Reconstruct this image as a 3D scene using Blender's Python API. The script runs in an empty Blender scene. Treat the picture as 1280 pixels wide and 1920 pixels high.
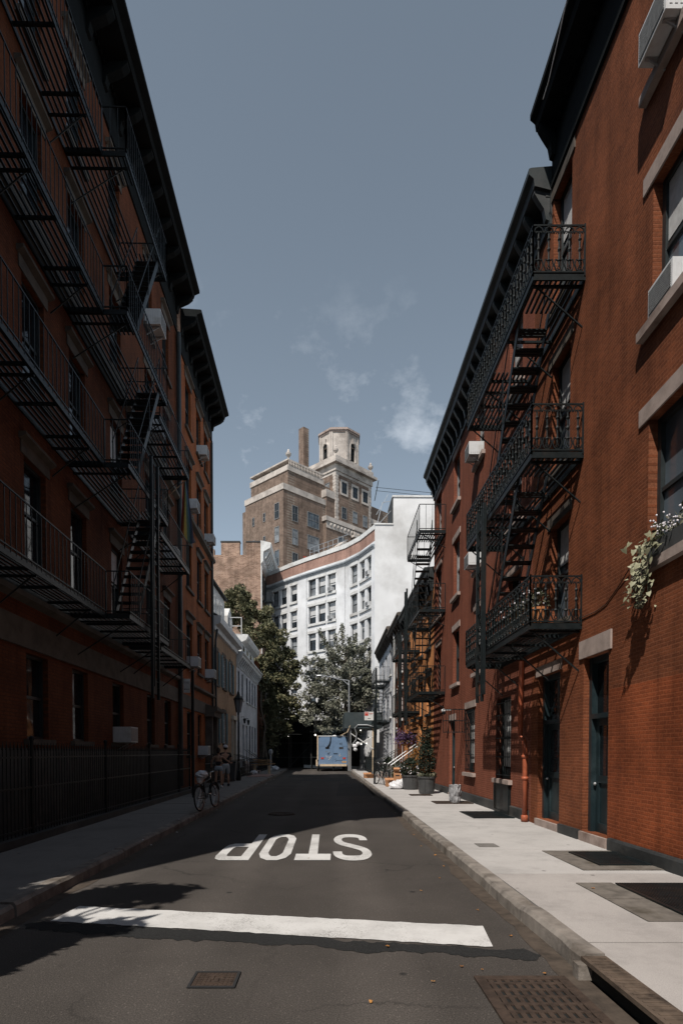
import bpy, bmesh, math, random
from mathutils import Vector, Matrix

rnd = random.Random(11)
SC = bpy.context.scene
COL = SC.collection

# ------------------------------------------------------------------ camera
F, CX, HZ, EYE = 1100.0, 615.0, 1410.0, 1.65          # measured on the 1280 x 1920 photograph
TILT = math.radians(1.4)
CY = HZ + F * math.tan(TILT)
cam_d = bpy.data.cameras.new("camera")
cam = bpy.data.objects.new("camera", cam_d)
COL.objects.link(cam)
cam.location = (0, 0, EYE)
cam.rotation_euler = (math.radians(90) - TILT, 0, 0)
cam_d.sensor_fit = 'VERTICAL'
cam_d.sensor_height = 24.0
cam_d.lens = F / 1920.0 * 24.0
cam_d.shift_x = (640 - CX) / 1920.0
cam_d.shift_y = (CY - 960) / 1920.0
cam_d.clip_start = 0.05
cam_d.clip_end = 3000
SC.camera = cam

# ------------------------------------------------------------------ sky and sun
SUN_EL = math.radians(53.4)
SUN_AZ = math.atan2(-7.0, -13.3)
world = bpy.data.worlds.new("World")
SC.world = world
world.use_nodes = True
nt = world.node_tree
nt.nodes.clear()
n_out = nt.nodes.new('ShaderNodeOutputWorld')
n_bg = nt.nodes.new('ShaderNodeBackground')
n_bg.inputs['Strength'].default_value = 0.142
sky = nt.nodes.new('ShaderNodeTexSky')
sky.sky_type = 'NISHITA'
sky.sun_disc = False
sky.sun_elevation = SUN_EL
sky.sun_rotation = SUN_AZ
sky.air_density = 1.0
sky.dust_density = 0.05
sky.altitude = 2600
sky.ozone_density = 1.2
hs = nt.nodes.new('ShaderNodeHueSaturation')
hs.inputs['Saturation'].default_value = 0.56
hs.inputs['Hue'].default_value = 0.479
nt.links.new(sky.outputs[0], hs.inputs['Color'])
# thin broken cloud
tc = nt.nodes.new('ShaderNodeTexCoord')
mp = nt.nodes.new('ShaderNodeMapping')
mp.inputs['Scale'].default_value = (1.0, 1.0, 1.5)
mp.inputs['Location'].default_value = (0.300, 7.522, 3.945)
cn = nt.nodes.new('ShaderNodeTexNoise')
cn.inputs['Scale'].default_value = 5.2
cn.inputs['Detail'].default_value = 9
cn.inputs['Roughness'].default_value = 0.62
cr = nt.nodes.new('ShaderNodeValToRGB')
cr.color_ramp.elements[0].position = 0.53
cr.color_ramp.elements[1].position = 0.76
sep = nt.nodes.new('ShaderNodeSeparateXYZ')
mr = nt.nodes.new('ShaderNodeMapRange')               # cloud only low in the sky
mr.inputs['From Min'].default_value = 0.63
mr.inputs['From Max'].default_value = 0.40
mul = nt.nodes.new('ShaderNodeMath'); mul.operation = 'MULTIPLY'
mul2 = nt.nodes.new('ShaderNodeMath'); mul2.operation = 'MULTIPLY'
mul2.inputs[1].default_value = 0.72
mixc = nt.nodes.new('ShaderNodeMix'); mixc.data_type = 'RGBA'
mixc.inputs[7].default_value = (9.0, 9.4, 9.9, 1)
L = nt.links.new
L(tc.outputs['Generated'], mp.inputs[0]); L(mp.outputs[0], cn.inputs['Vector'])
L(cn.outputs[0], cr.inputs[0]); L(tc.outputs['Generated'], sep.inputs[0])
L(sep.outputs['Z'], mr.inputs['Value']); L(cr.outputs[0], mul.inputs[0]); L(mr.outputs[0], mul.inputs[1])
L(mul.outputs[0], mul2.inputs[0]); L(mul2.outputs[0], mixc.inputs[0])
L(hs.outputs[0], mixc.inputs[6]); L(mixc.outputs[2], n_bg.inputs['Color'])
L(n_bg.outputs[0], n_out.inputs[0])

sun_d = bpy.data.lights.new("sun", 'SUN')
sun_d.energy = 5.0
sun_d.angle = math.radians(0.5)
sun_d.color = (1.0, 0.94, 0.86)
sun = bpy.data.objects.new("sun", sun_d)
COL.objects.link(sun)
sun.location = (-20, -36, 60)
SUNV = Vector((7.0, 13.3, -20.5)).normalized()
sun.rotation_euler = SUNV.to_track_quat('-Z', 'Y').to_euler()

SC.view_settings.view_transform = 'Standard'
SC.view_settings.look = 'None'
SC.view_settings.exposure = 0.0
SC.view_settings.gamma = 1.0
SC.view_settings.use_curve_mapping = False
SC.render.engine = 'CYCLES'
SC.cycles.use_denoising = True
SC.cycles.max_bounces = 6
SC.cycles.diffuse_bounces = 1

# ------------------------------------------------------------------ measuring the photograph (a pixel becomes a real point)
def ray(x, y):
    s = (CY - y) / F
    return Vector(((x - CX) / F, math.cos(TILT) + s * math.sin(TILT), -math.sin(TILT) + s * math.cos(TILT)))
def G(x, y, z=0.0):
    d = ray(x, y); return Vector((0, 0, EYE)) + d * ((z - EYE) / d.z)
def AY(x, y, Y):
    d = ray(x, y); return Vector((0, 0, EYE)) + d * (Y / d.y)

# ------------------------------------------------------------------ materials
def newmat(name):
    m = bpy.data.materials.new(name); m.use_nodes = True
    t = m.node_tree; b = t.nodes['Principled BSDF']
    return m, t, b
def noise(t, scale, detail=4, rough=0.55, vec=None):
    n = t.nodes.new('ShaderNodeTexNoise')
    n.inputs['Scale'].default_value = scale; n.inputs['Detail'].default_value = detail
    n.inputs['Roughness'].default_value = rough
    if vec: t.links.new(vec, n.inputs['Vector'])
    return n
def ramp(t, fac, stops):
    r = t.nodes.new('ShaderNodeValToRGB')
    e = r.color_ramp.elements
    e[0].position, e[0].color = stops[0][0], (*stops[0][1], 1)
    e[1].position, e[1].color = stops[-1][0], (*stops[-1][1], 1)
    for p, c in stops[1:-1]:
        k = e.new(p); k.color = (*c, 1)
    t.links.new(fac, r.inputs[0])
    return r
def mix(t, fac, a, b, mode='MIX'):
    x = t.nodes.new('ShaderNodeMix'); x.data_type = 'RGBA'; x.blend_type = mode
    for s, v in ((0, fac), (6, a), (7, b)):
        if isinstance(v, (int, float)): x.inputs[s].default_value = v
        elif isinstance(v, tuple): x.inputs[s].default_value = (*v, 1)
        else: t.links.new(v, x.inputs[s])
    return x.outputs[2]
def pos(t):
    return t.nodes.new('ShaderNodeNewGeometry').outputs['Position']
def bump(t, b, h, strength, dist=0.01):
    n = t.nodes.new('ShaderNodeBump'); n.inputs['Strength'].default_value = strength
    n.inputs['Distance'].default_value = dist
    t.links.new(h, n.inputs['Height']); t.links.new(n.outputs[0], b.inputs['Normal'])
def sc(c, k): return tuple(min(1, v * k) for v in c)

def plain(name, c, rough=0.6, metal=0.0, var=0.25, scale=6.0, bmp=0.15, stain=None, spec=0.4):
    m, t, b = newmat(name)
    p = pos(t)
    n1 = noise(t, scale, 6, 0.6, p)
    r = ramp(t, n1.outputs[0], [(0.3, sc(c, 1 - var)), (0.5, c), (0.72, sc(c, 1 + var * 0.8))])
    out = r.outputs[0]
    if stain:
        n2 = noise(t, scale * 0.23, 7, 0.65, p)
        r2 = ramp(t, n2.outputs[0], [(0.52, (0, 0, 0)), (0.68, (1, 1, 1))])
        out = mix(t, r2.outputs[0], out, stain)
    t.links.new(out, b.inputs['Base Color'])
    b.inputs['Roughness'].default_value = rough
    b.inputs['Metallic'].default_value = metal
    b.inputs['Specular IOR Level'].default_value = spec
    if bmp:
        n3 = noise(t, scale * 9, 3, 0.6, p)
        bump(t, b, n3.outputs[0], bmp, 0.006)
    return m

def brick(name, c1, c2, mortar, axis='Y', bw=0.205, bh=0.068, mw=0.010, stain=(0.03, 0.015, 0.01), bmp=0.6, var=0.5, stainamt=0.6, zlow=None, fade=None):
    m, t, b = newmat(name)
    p = pos(t)
    s = t.nodes.new('ShaderNodeSeparateXYZ'); t.links.new(p, s.inputs[0])
    c = t.nodes.new('ShaderNodeCombineXYZ')
    if axis == 'D':                                   # any upright wall
        a = t.nodes.new('ShaderNodeMath'); a.operation = 'SUBTRACT'
        t.links.new(s.outputs['X'], a.inputs[0]); t.links.new(s.outputs['Y'], a.inputs[1]); u = a.outputs[0]
    else:
        u = s.outputs[axis]
    wn = noise(t, 1.3, 2, 0.5, p)                     # courses are never quite level
    ma = t.nodes.new('ShaderNodeMath'); ma.operation = 'MULTIPLY_ADD'
    ma.inputs[1].default_value = 0.02
    t.links.new(wn.outputs[0], ma.inputs[0]); t.links.new(s.outputs['Z'], ma.inputs[2])
    t.links.new(u, c.inputs[0]); t.links.new(ma.outputs[0], c.inputs[1])
    k = t.nodes.new('ShaderNodeTexBrick')
    k.inputs['Scale'].default_value = 1.0
    k.inputs['Brick Width'].default_value = bw; k.inputs['Row Height'].default_value = bh
    k.inputs['Mortar Size'].default_value = mw; k.inputs['Mortar Smooth'].default_value = 0.3
    k.inputs['Bias'].default_value = -0.1
    k.inputs['Color1'].default_value = (*c1, 1); k.inputs['Color2'].default_value = (*c2, 1)
    k.inputs['Mortar'].default_value = (*mortar, 1)
    t.links.new(c.outputs[0], k.inputs['Vector'])
    n1 = noise(t, 0.9, 8, 0.65, p)
    lo, hi = 1 - var * 0.5, 1 + var * 0.4
    r1 = ramp(t, n1.outputs[0], [(0.3, (lo, lo, lo)), (0.7, (hi, hi, hi))])
    col = mix(t, 1.0, k.outputs[0], r1.outputs[0], 'MULTIPLY')
    n2 = noise(t, 0.55, 9, 0.7, p)
    r2 = ramp(t, n2.outputs[0], [(0.56, (0, 0, 0)), (0.8, (stainamt,) * 3)])
    col = mix(t, r2.outputs[0], col, stain)
    ms = t.nodes.new('ShaderNodeMapping'); ms.inputs['Scale'].default_value = (3.2, 3.2, 0.22); t.links.new(p, ms.inputs[0])
    n5 = noise(t, 1.0, 5, 0.6, ms.outputs[0])         # streaks left by rain
    r5 = ramp(t, n5.outputs[0], [(0.36, (0.74,) * 3), (0.5, (1.0,) * 3), (0.7, (1.12,) * 3)])
    col = mix(t, 0.8, col, r5.outputs[0], 'MULTIPLY')
    n4 = noise(t, 34, 4, 0.7, p)                      # chips and grit
    r4 = ramp(t, n4.outputs[0], [(0.36, (0.72,) * 3), (0.6, (1.06,) * 3)])
    col = mix(t, 1.0, col, r4.outputs[0], 'MULTIPLY')
    if zlow:                                          # a repainted lower part: (height, tint)
        g = t.nodes.new('ShaderNodeMapRange')
        g.inputs['From Min'].default_value = zlow[0] - 0.01; g.inputs['From Max'].default_value = zlow[0] + 0.01
        g.inputs['To Min'].default_value = 1; g.inputs['To Max'].default_value = 0
        t.links.new(s.outputs['Z'], g.inputs['Value'])
        g2 = t.nodes.new('ShaderNodeMapRange')
        g2.inputs['From Min'].default_value = zlow[2] - 0.01; g2.inputs['From Max'].default_value = zlow[2] + 0.01
        g2.inputs['To Min'].default_value = 1; g2.inputs['To Max'].default_value = 0
        t.links.new(s.outputs['Y'], g2.inputs['Value'])
        mm = t.nodes.new('ShaderNodeMath'); mm.operation = 'MULTIPLY'
        t.links.new(g.outputs[0], mm.inputs[0]); t.links.new(g2.outputs[0], mm.inputs[1])
        tint = mix(t, 1.0, col, zlow[1], 'MULTIPLY')
        col = mix(t, mm.outputs[0], col, tint)
    t.links.new(col, b.inputs['Base Color'])
    b.inputs['Roughness'].default_value = 0.85
    b.inputs['Specular IOR Level'].default_value = 0.12
    inv = t.nodes.new('ShaderNodeMath'); inv.operation = 'SUBTRACT'; inv.inputs[0].default_value = 1
    t.links.new(k.outputs['Fac'], inv.inputs[1])
    ad = t.nodes.new('ShaderNodeMath'); ad.operation = 'MULTIPLY_ADD'; ad.inputs[1].default_value = 0.35
    t.links.new(n4.outputs[0], ad.inputs[0]); t.links.new(inv.outputs[0], ad.inputs[2])
    bump(t, b, ad.outputs[0], bmp, 0.012)
    return m

def glass(name, c=(0.012, 0.016, 0.02), rough=0.06):
    m, t, b = newmat(name)
    n = noise(t, 0.8, 3, 0.5, pos(t))
    r = ramp(t, n.outputs[0], [(0.35, sc(c, 0.5)), (0.7, sc(c, 1.8))])
    t.links.new(r.outputs[0], b.inputs['Base Color'])
    b.inputs['Roughness'].default_value = rough
    n2 = noise(t, 1.6, 1, 0.5, pos(t))
    bump(t, b, n2.outputs[0], 0.12, 0.05)
    return m

def leafmat(name, c, c2):
    m, t, b = newmat(name)
    p = pos(t)
    n = noise(t, 2.2, 5, 0.7, p)
    r = ramp(t, n.outputs[0], [(0.33, sc(c, 0.6)), (0.5, c), (0.68, c2)])
    t.links.new(r.outputs[0], b.inputs['Base Color'])
    b.inputs['Roughness'].default_value = 0.55
    b.inputs['Specular IOR Level'].default_value = 0.3
    return m

def emit(name, c, s):
    m, t, b = newmat(name)
    b.inputs['Base Color'].default_value = (*c, 1)
    b.inputs['Emission Color'].default_value = (*c, 1)
    b.inputs['Emission Strength'].default_value = s
    return m

M = {}
M['brickR'] = brick('painted_red_brick', (0.165, 0.054, 0.026), (0.225, 0.072, 0.032), (0.232, 0.086, 0.044), 'Y', bw=0.17, bh=0.056, mw=0.009,
                    bmp=0.9, stain=(0.085, 0.032, 0.022), var=0.75, stainamt=0.75, zlow=(2.62, (1.35, 1.1, 0.95), 9.12))
M['brickR2'] = brick('faded_red_brick', (0.205, 0.068, 0.041), (0.240, 0.080, 0.047), (0.255, 0.097, 0.063), 'Y', bw=0.17, bh=0.056, mw=0.009,
                     bmp=0.7, stain=(0.12, 0.05, 0.035), var=0.4)
M['brickO'] = brick('orange_painted_brick', (0.66, 0.285, 0.115), (0.70, 0.31, 0.125), (0.58, 0.24, 0.10), 'Y', bmp=0.35, stain=(0.25, 0.09, 0.03))
M['brickD'] = brick('shade_darkened_red_brick', (0.125, 0.040, 0.017), (0.160, 0.050, 0.021), (0.10, 0.038, 0.02), 'Y', bmp=0.6, stain=(0.10, 0.03, 0.015), var=0.6)  # red lowered to put the left front's shade into the brick colour
M['brickD2'] = brick('orange_red_brick', (0.31, 0.098, 0.036), (0.36, 0.115, 0.042), (0.24, 0.09, 0.045), 'Y', bmp=0.6, stain=(0.14, 0.045, 0.02), var=0.6)
M['brickT'] = brick('tan_brick', (0.36, 0.20, 0.11), (0.44, 0.27, 0.15), (0.44, 0.36, 0.28), 'Y', bmp=0.4)
M['brickW'] = brick('white_painted_brick', (0.62, 0.63, 0.66), (0.66, 0.67, 0.70), (0.58, 0.59, 0.62), 'Y', bmp=0.4, stain=(0.45, 0.45, 0.46))
M['brickB'] = brick('weathered_brick', (0.22, 0.125, 0.085), (0.40, 0.255, 0.185), (0.38, 0.31, 0.255), 'D', bw=0.34, bh=0.115, mw=0.014, bmp=0.3, var=0.9, stain=(0.5, 0.42, 0.36), stainamt=0.35)
M['brickTow'] = brick('brown_apartment_brick', (0.165, 0.112, 0.086), (0.24, 0.165, 0.128), (0.26, 0.215, 0.18), 'D', bw=0.5, bh=0.22, mw=0.03, bmp=0.2, var=0.7, stain=(0.14, 0.09, 0.07))
M['brickP'] = brick('pink_parapet_brick', (0.31, 0.165, 0.125), (0.36, 0.20, 0.155), (0.40, 0.29, 0.25), 'D', bw=0.34, bh=0.11, mw=0.02, bmp=0.2)
M['stucco'] = plain('white_glazed_wall', (0.69, 0.695, 0.71), 0.5, var=0.2, scale=0.6, bmp=0.1, stain=(0.40, 0.39, 0.38))
M['stuccoG'] = plain('grey_white_stucco', (0.65, 0.645, 0.645), 0.8, var=0.08, scale=0.5, bmp=0.2, stain=(0.44, 0.43, 0.42))
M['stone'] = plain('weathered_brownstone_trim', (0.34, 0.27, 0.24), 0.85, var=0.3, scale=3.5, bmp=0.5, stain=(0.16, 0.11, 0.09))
M['stoneD'] = plain('shade_darkened_stone', (0.095, 0.078, 0.063), 0.85, var=0.35, scale=3, bmp=0.4, stain=(0.05, 0.04, 0.035))  # stone tone lowered to deepen the shade on the left fronts
M['lime'] = plain('grey_limestone', (0.47, 0.42, 0.38), 0.8, var=0.3, scale=0.8, bmp=0.3, stain=(0.22, 0.19, 0.17))
M['cornice'] = plain('dark_teal_painted_cornice', (0.020, 0.027, 0.029), 0.5, var=0.4, scale=3, bmp=0.2, stain=(0.05, 0.05, 0.05))
M['iron'] = plain('black_painted_iron', (0.010, 0.014, 0.0155), 0.42, var=0.4, scale=9, bmp=0.2, stain=(0.02, 0.018, 0.016), spec=0.22)
M['corniceL'] = plain('black_cornice', (0.008, 0.010, 0.011), 0.8, var=0.4, scale=3, bmp=0.2, spec=0.08)  # near-black, darker than the teal cornice colour
M['teal'] = plain('dark_teal_door_paint', (0.011, 0.021, 0.025), 0.4, var=0.3, scale=4, bmp=0.15, stain=(0.03, 0.045, 0.05))
M['frame'] = plain('dark_window_frame_paint', (0.022, 0.028, 0.030), 0.45, var=0.3, scale=6, bmp=0.1)
M['wframe'] = plain('white_window_frame_paint', (0.55, 0.56, 0.57), 0.5, var=0.15, scale=6, bmp=0.1)
M['white'] = plain('white_painted_trim', (0.62, 0.62, 0.61), 0.6, var=0.15, scale=3, bmp=0.15, stain=(0.42, 0.40, 0.38))
M['glass'] = glass('dark_window_glass')
M['glassB'] = glass('pale_blind_behind_glass', (0.16, 0.17, 0.18), 0.1)
M['glassS'] = glass('sky_tinted_glass', (0.06, 0.075, 0.09), 0.08)  # blue-grey base colour stands in for reflected sky
M['greyframe'] = plain('grey_window_frame', (0.20, 0.20, 0.20), 0.5)
M['curtain'] = plain('pale_curtain', (0.5, 0.5, 0.5), 0.8, var=0.2, scale=8)
M['dark'] = plain('painted_shade_black', (0.008, 0.009, 0.009), 0.9, bmp=0)  # near-black colour standing in for shade and unlit depth
M['roof'] = plain('tar_roof', (0.05, 0.05, 0.05), 0.9)
M['plinth'] = plain('dark_plinth_paint', (0.028, 0.030, 0.031), 0.6, var=0.4, scale=5, bmp=0.3, stain=(0.07, 0.065, 0.06))
M['pipe'] = plain('red_painted_pipe', (0.36, 0.095, 0.045), 0.45, var=0.25, scale=8, bmp=0.15, stain=(0.2, 0.06, 0.03))
M['acw'] = plain('white_enamel', (0.62, 0.63, 0.64), 0.4, var=0.08, scale=9, bmp=0.05, stain=(0.5, 0.49, 0.47))
M['acg'] = plain('grey_grille', (0.30, 0.305, 0.31), 0.5, var=0.2, scale=20)
M['steel'] = plain('galvanised_steel', (0.42, 0.43, 0.44), 0.4, 0.7, var=0.2, scale=12, bmp=0.1)
M['chrome'] = plain('bright_bicycle_metal', (0.5, 0.5, 0.5), 0.25, 0.9, var=0.1)
M['rubber'] = plain('tyre_rubber', (0.018, 0.018, 0.019), 0.8)
M['bark'] = plain('grey_brown_bark', (0.10, 0.08, 0.06), 0.9, var=0.4, scale=8, bmp=0.6)
M['leafD'] = leafmat('olive_green_leaves', (0.095, 0.098, 0.05), (0.27, 0.225, 0.125))
M['leafG'] = leafmat('grey_green_leaves', (0.060, 0.066, 0.040), (0.20, 0.185, 0.13))
M['leafE'] = leafmat('dark_evergreen_leaves', (0.018, 0.028, 0.018), (0.05, 0.06, 0.035))
M['leafY'] = leafmat('yellow_green_vine_leaves', (0.25, 0.245, 0.155), (0.42, 0.40, 0.29))
M['leafO'] = leafmat('rust_orange_leaves', (0.30, 0.13, 0.03), (0.45, 0.24, 0.07))
M['leafT'] = leafmat('pale_grey_green_leaves', (0.15, 0.155, 0.115), (0.42, 0.395, 0.32))
M['petal'] = plain('white_petals', (0.7, 0.66, 0.70), 0.7, bmp=0)
M['terra'] = plain('terracotta', (0.42, 0.16, 0.06), 0.8)
M['potg'] = plain('dark_grey_planter_plastic', (0.055, 0.056, 0.057), 0.55, var=0.2, scale=5, stain=(0.10, 0.10, 0.095))
M['soil'] = plain('dark_soil', (0.03, 0.022, 0.015), 0.95)
M['blue'] = plain('blue_trailer_paint', (0.135, 0.21, 0.325), 0.45, var=0.15, scale=2, bmp=0.05, stain=(0.16, 0.22, 0.33))
M['wood'] = plain('raw_timber', (0.42, 0.26, 0.13), 0.8, var=0.3, scale=7)
M['woodp'] = plain('pale_weathered_timber', (0.55, 0.43, 0.30), 0.8, var=0.3, scale=7)
M['card'] = plain('brown_cardboard', (0.40, 0.20, 0.10), 0.85, var=0.2, scale=5)
M['bag'] = plain('white_plastic_bag', (0.62, 0.62, 0.64), 0.4, var=0.15, scale=14, bmp=0.3)
M['skin'] = plain('skin', (0.42, 0.25, 0.17), 0.6, var=0.08, scale=12, bmp=0)
M['denim'] = plain('light_denim', (0.34, 0.40, 0.45), 0.8, var=0.25, scale=16)
M['khaki'] = plain('pale_grey_cloth', (0.38, 0.42, 0.44), 0.85, var=0.15, scale=14)
M['black'] = plain('black_cloth', (0.02, 0.02, 0.022), 0.85, var=0.3, scale=14)
M['hair'] = plain('dark_hair', (0.016, 0.012, 0.010), 0.6, var=0.3, scale=20)
M['red'] = plain('red_print', (0.55, 0.05, 0.03), 0.6, bmp=0)
M['ink'] = plain('black_print', (0.012, 0.012, 0.014), 0.6, bmp=0)
M['shed'] = plain('dark_green_shed_panel', (0.030, 0.042, 0.046), 0.7, var=0.3, scale=1.5, stain=(0.06, 0.07, 0.072))
M['bulb'] = emit('lit_bulb', (1.0, 0.95, 0.85), 3.0)
M['flower'] = plain('purple_flowers', (0.10, 0.06, 0.14), 0.8, bmp=0)
M['shutter'] = plain('blue_green_shutter_paint', (0.065, 0.125, 0.145), 0.6, var=0.25, scale=6)
M['cream'] = plain('cream_painted_wood', (0.50, 0.44, 0.36), 0.6, var=0.12, scale=5)
M['leafL'] = leafmat('fallen_orange_leaves', (0.35, 0.15, 0.04), (0.5, 0.26, 0.08))

def asphalt(name, c, patchy=1.0, cracks=False):
    m, t, b = newmat(name)
    p = pos(t)
    n1 = noise(t, 0.45, 8, 0.6, p); n2 = noise(t, 95, 3, 0.7, p); n3 = noise(t, 3.2, 7, 0.7, p)
    r1 = ramp(t, n1.outputs[0], [(0.3, sc(c, 0.72)), (0.55, c), (0.75, sc(c, 1.22))])
    r2 = ramp(t, n2.outputs[0], [(0.32, (0.45,) * 3), (0.5, (0.95,) * 3), (0.7, (1.75,) * 3)])
    col = mix(t, 1.0, r1.outputs[0], r2.outputs[0], 'MULTIPLY')
    r3 = ramp(t, n3.outputs[0], [(0.60, (0, 0, 0)), (0.74, (0.55 * patchy,) * 3)])
    col = mix(t, r3.outputs[0], col, sc(c, 0.45))
    v = t.nodes.new('ShaderNodeTexVoronoi'); v.inputs['Scale'].default_value = 1.35; v.inputs['Randomness'].default_value = 1
    t.links.new(p, v.inputs['Vector'])
    rv = ramp(t, v.outputs['Distance'], [(0.035, (0.85,) * 3), (0.06, (0, 0, 0))])
    col = mix(t, rv.outputs[0], col, (0.012, 0.012, 0.012))
    v2 = t.nodes.new('ShaderNodeTexVoronoi'); v2.inputs['Scale'].default_value = 26      # pale stones in the mix
    t.links.new(p, v2.inputs['Vector'])
    rs = ramp(t, v2.outputs['Distance'], [(0.10, (0.55,) * 3), (0.17, (0, 0, 0))])
    col = mix(t, rs.outputs[0], col, sc(c, 2.6))
    if cracks:
        wv = t.nodes.new('ShaderNodeVectorMath'); wv.operation = 'MULTIPLY_ADD'
        nd = noise(t, 1.7, 5, 0.7, p); wv.inputs[1].default_value = (0.7, 0.7, 0.0)
        t.links.new(nd.outputs[1], wv.inputs[0]); t.links.new(p, wv.inputs[2])
        v3 = t.nodes.new('ShaderNodeTexVoronoi'); v3.feature = 'DISTANCE_TO_EDGE'; v3.inputs['Scale'].default_value = 0.42
        t.links.new(wv.outputs[0], v3.inputs['Vector'])
        rc = ramp(t, v3.outputs['Distance'], [(0.0025, (0.5,) * 3), (0.007, (0, 0, 0))])
        nm = noise(t, 0.33, 3, 0.5, p); rm = ramp(t, nm.outputs[0], [(0.46, (0, 0, 0)), (0.56, (1, 1, 1))])
        col = mix(t, mix(t, 1.0, rc.outputs[0], rm.outputs[0], 'MULTIPLY'), col, (0.014, 0.013, 0.012))
        sx = t.nodes.new('ShaderNodeSeparateXYZ'); t.links.new(p, sx.inputs[0])           # paler worn wheel tracks
        wt = t.nodes.new('ShaderNodeMath'); wt.operation = 'SINE'; wk = t.nodes.new('ShaderNodeMath'); wk.operation = 'MULTIPLY'; wk.inputs[1].default_value = 3.9
        t.links.new(sx.outputs[0], wk.inputs[0]); t.links.new(wk.outputs[0], wt.inputs[0])
        rw = ramp(t, wt.outputs[0], [(0.1, (0.90,) * 3), (0.95, (1.13,) * 3)]); col = mix(t, 1.0, col, rw.outputs[0], 'MULTIPLY')
    t.links.new(col, b.inputs['Base Color'])
    b.inputs['Roughness'].default_value = 0.85
    b.inputs['Specular IOR Level'].default_value = 0.25
    bump(t, b, n2.outputs[0], 0.5, 0.006)
    return m
M['asphalt'] = asphalt('asphalt', (0.066, 0.0575, 0.0515), 1.0, True)
M['asphaltP'] = asphalt('older_asphalt_patch', (0.045, 0.043, 0.042), 0.3)
M['asphaltD'] = asphalt('dark_tar_patch', (0.020, 0.020, 0.020), 0.3)

def concrete(name, c):
    m, t, b = newmat(name)
    p = pos(t)
    n1 = noise(t, 0.8, 8, 0.62, p); n2 = noise(t, 130, 2, 0.6, p); n3 = noise(t, 2.5, 8, 0.7, p)
    r1 = ramp(t, n1.outputs[0], [(0.3, sc(c, 0.83)), (0.5, c), (0.75, sc(c, 1.1))])
    r2 = ramp(t, n2.outputs[0], [(0.3, (0.8,) * 3), (0.65, (1.1,) * 3)])
    col = mix(t, 1.0, r1.outputs[0], r2.outputs[0], 'MULTIPLY')
    r3 = ramp(t, n3.outputs[0], [(0.50, (0, 0, 0)), (0.72, (0.55,) * 3)])
    col = mix(t, r3.outputs[0], col, sc(c, 0.62))
    v = t.nodes.new('ShaderNodeTexVoronoi'); v.inputs['Scale'].default_value = 1.9
    t.links.new(p, v.inputs['Vector'])
    rv = ramp(t, v.outputs['Distance'], [(0.045, (0.75,) * 3), (0.065, (0, 0, 0))])
    col = mix(t, rv.outputs[0], col, sc(c, 0.28))
    t.links.new(col, b.inputs['Base Color'])
    b.inputs['Roughness'].default_value = 0.85
    b.inputs['Specular IOR Level'].default_value = 0.25
    bump(t, b, n2.outputs[0], 0.3, 0.004)
    return m
M['pave'] = concrete('concrete_pavement', (0.41, 0.392, 0.38))
M['paveN'] = concrete('greyer_concrete_pavement', (0.355, 0.33, 0.315))
M['paveL'] = concrete('shade_darkened_pavement', (0.19, 0.178, 0.167))  # concrete darkened so the left pavement's shade is in its colour
M['kerb'] = plain('rough_granite_kerb', (0.195, 0.172, 0.152), 0.85, var=0.5, scale=4, bmp=0.7, stain=(0.06, 0.045, 0.032))
M['slate'] = plain('old_bluestone_slab', (0.13, 0.115, 0.10), 0.85, var=0.4, scale=6, bmp=0.5, stain=(0.06, 0.05, 0.035))
M['rust'] = plain('rusty_cast_iron', (0.050, 0.033, 0.024), 0.8, 0.1, var=0.5, scale=14, bmp=0.5, stain=(0.028, 0.018, 0.013))
M['inlet'] = plain('dark_rusted_iron', (0.10, 0.073, 0.054), 0.75, 0.1, var=0.5, scale=10, bmp=0.5, stain=(0.025, 0.018, 0.014))
M['joint'] = plain('dark_pavement_joint', (0.10, 0.09, 0.08), 0.9)
M['gutter'] = plain('dirty_gutter', (0.06, 0.045, 0.034), 0.9, var=0.5, scale=7, bmp=0.4)

def paintmat():
    m, t, b = newmat('worn_white_road_paint')
    p = pos(t)
    n1 = noise(t, 1.7, 8, 0.7, p); n2 = noise(t, 80, 3, 0.7, p)
    r1 = ramp(t, n1.outputs[0], [(0.35, (0.45, 0.44, 0.43)), (0.55, (0.56, 0.55, 0.54)), (0.75, (0.62, 0.61, 0.60))])
    a = t.nodes.new('ShaderNodeMath'); a.operation = 'MULTIPLY'
    n3 = noise(t, 0.9, 6, 0.7, p)
    t.links.new(n2.outputs[0], a.inputs[0]); t.links.new(n3.outputs[0], a.inputs[1])
    r2 = ramp(t, a.outputs[0], [(0.28, (0, 0, 0)), (0.37, (0.85,) * 3)])
    col = mix(t, r2.outputs[0], r1.outputs[0], (0.16, 0.15, 0.14))
    t.links.new(col, b.inputs['Base Color'])
    b.inputs['Roughness'].default_value = 0.7
    bump(t, b, n2.outputs[0], 0.4, 0.005)
    return m
M['paint'] = paintmat()

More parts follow.
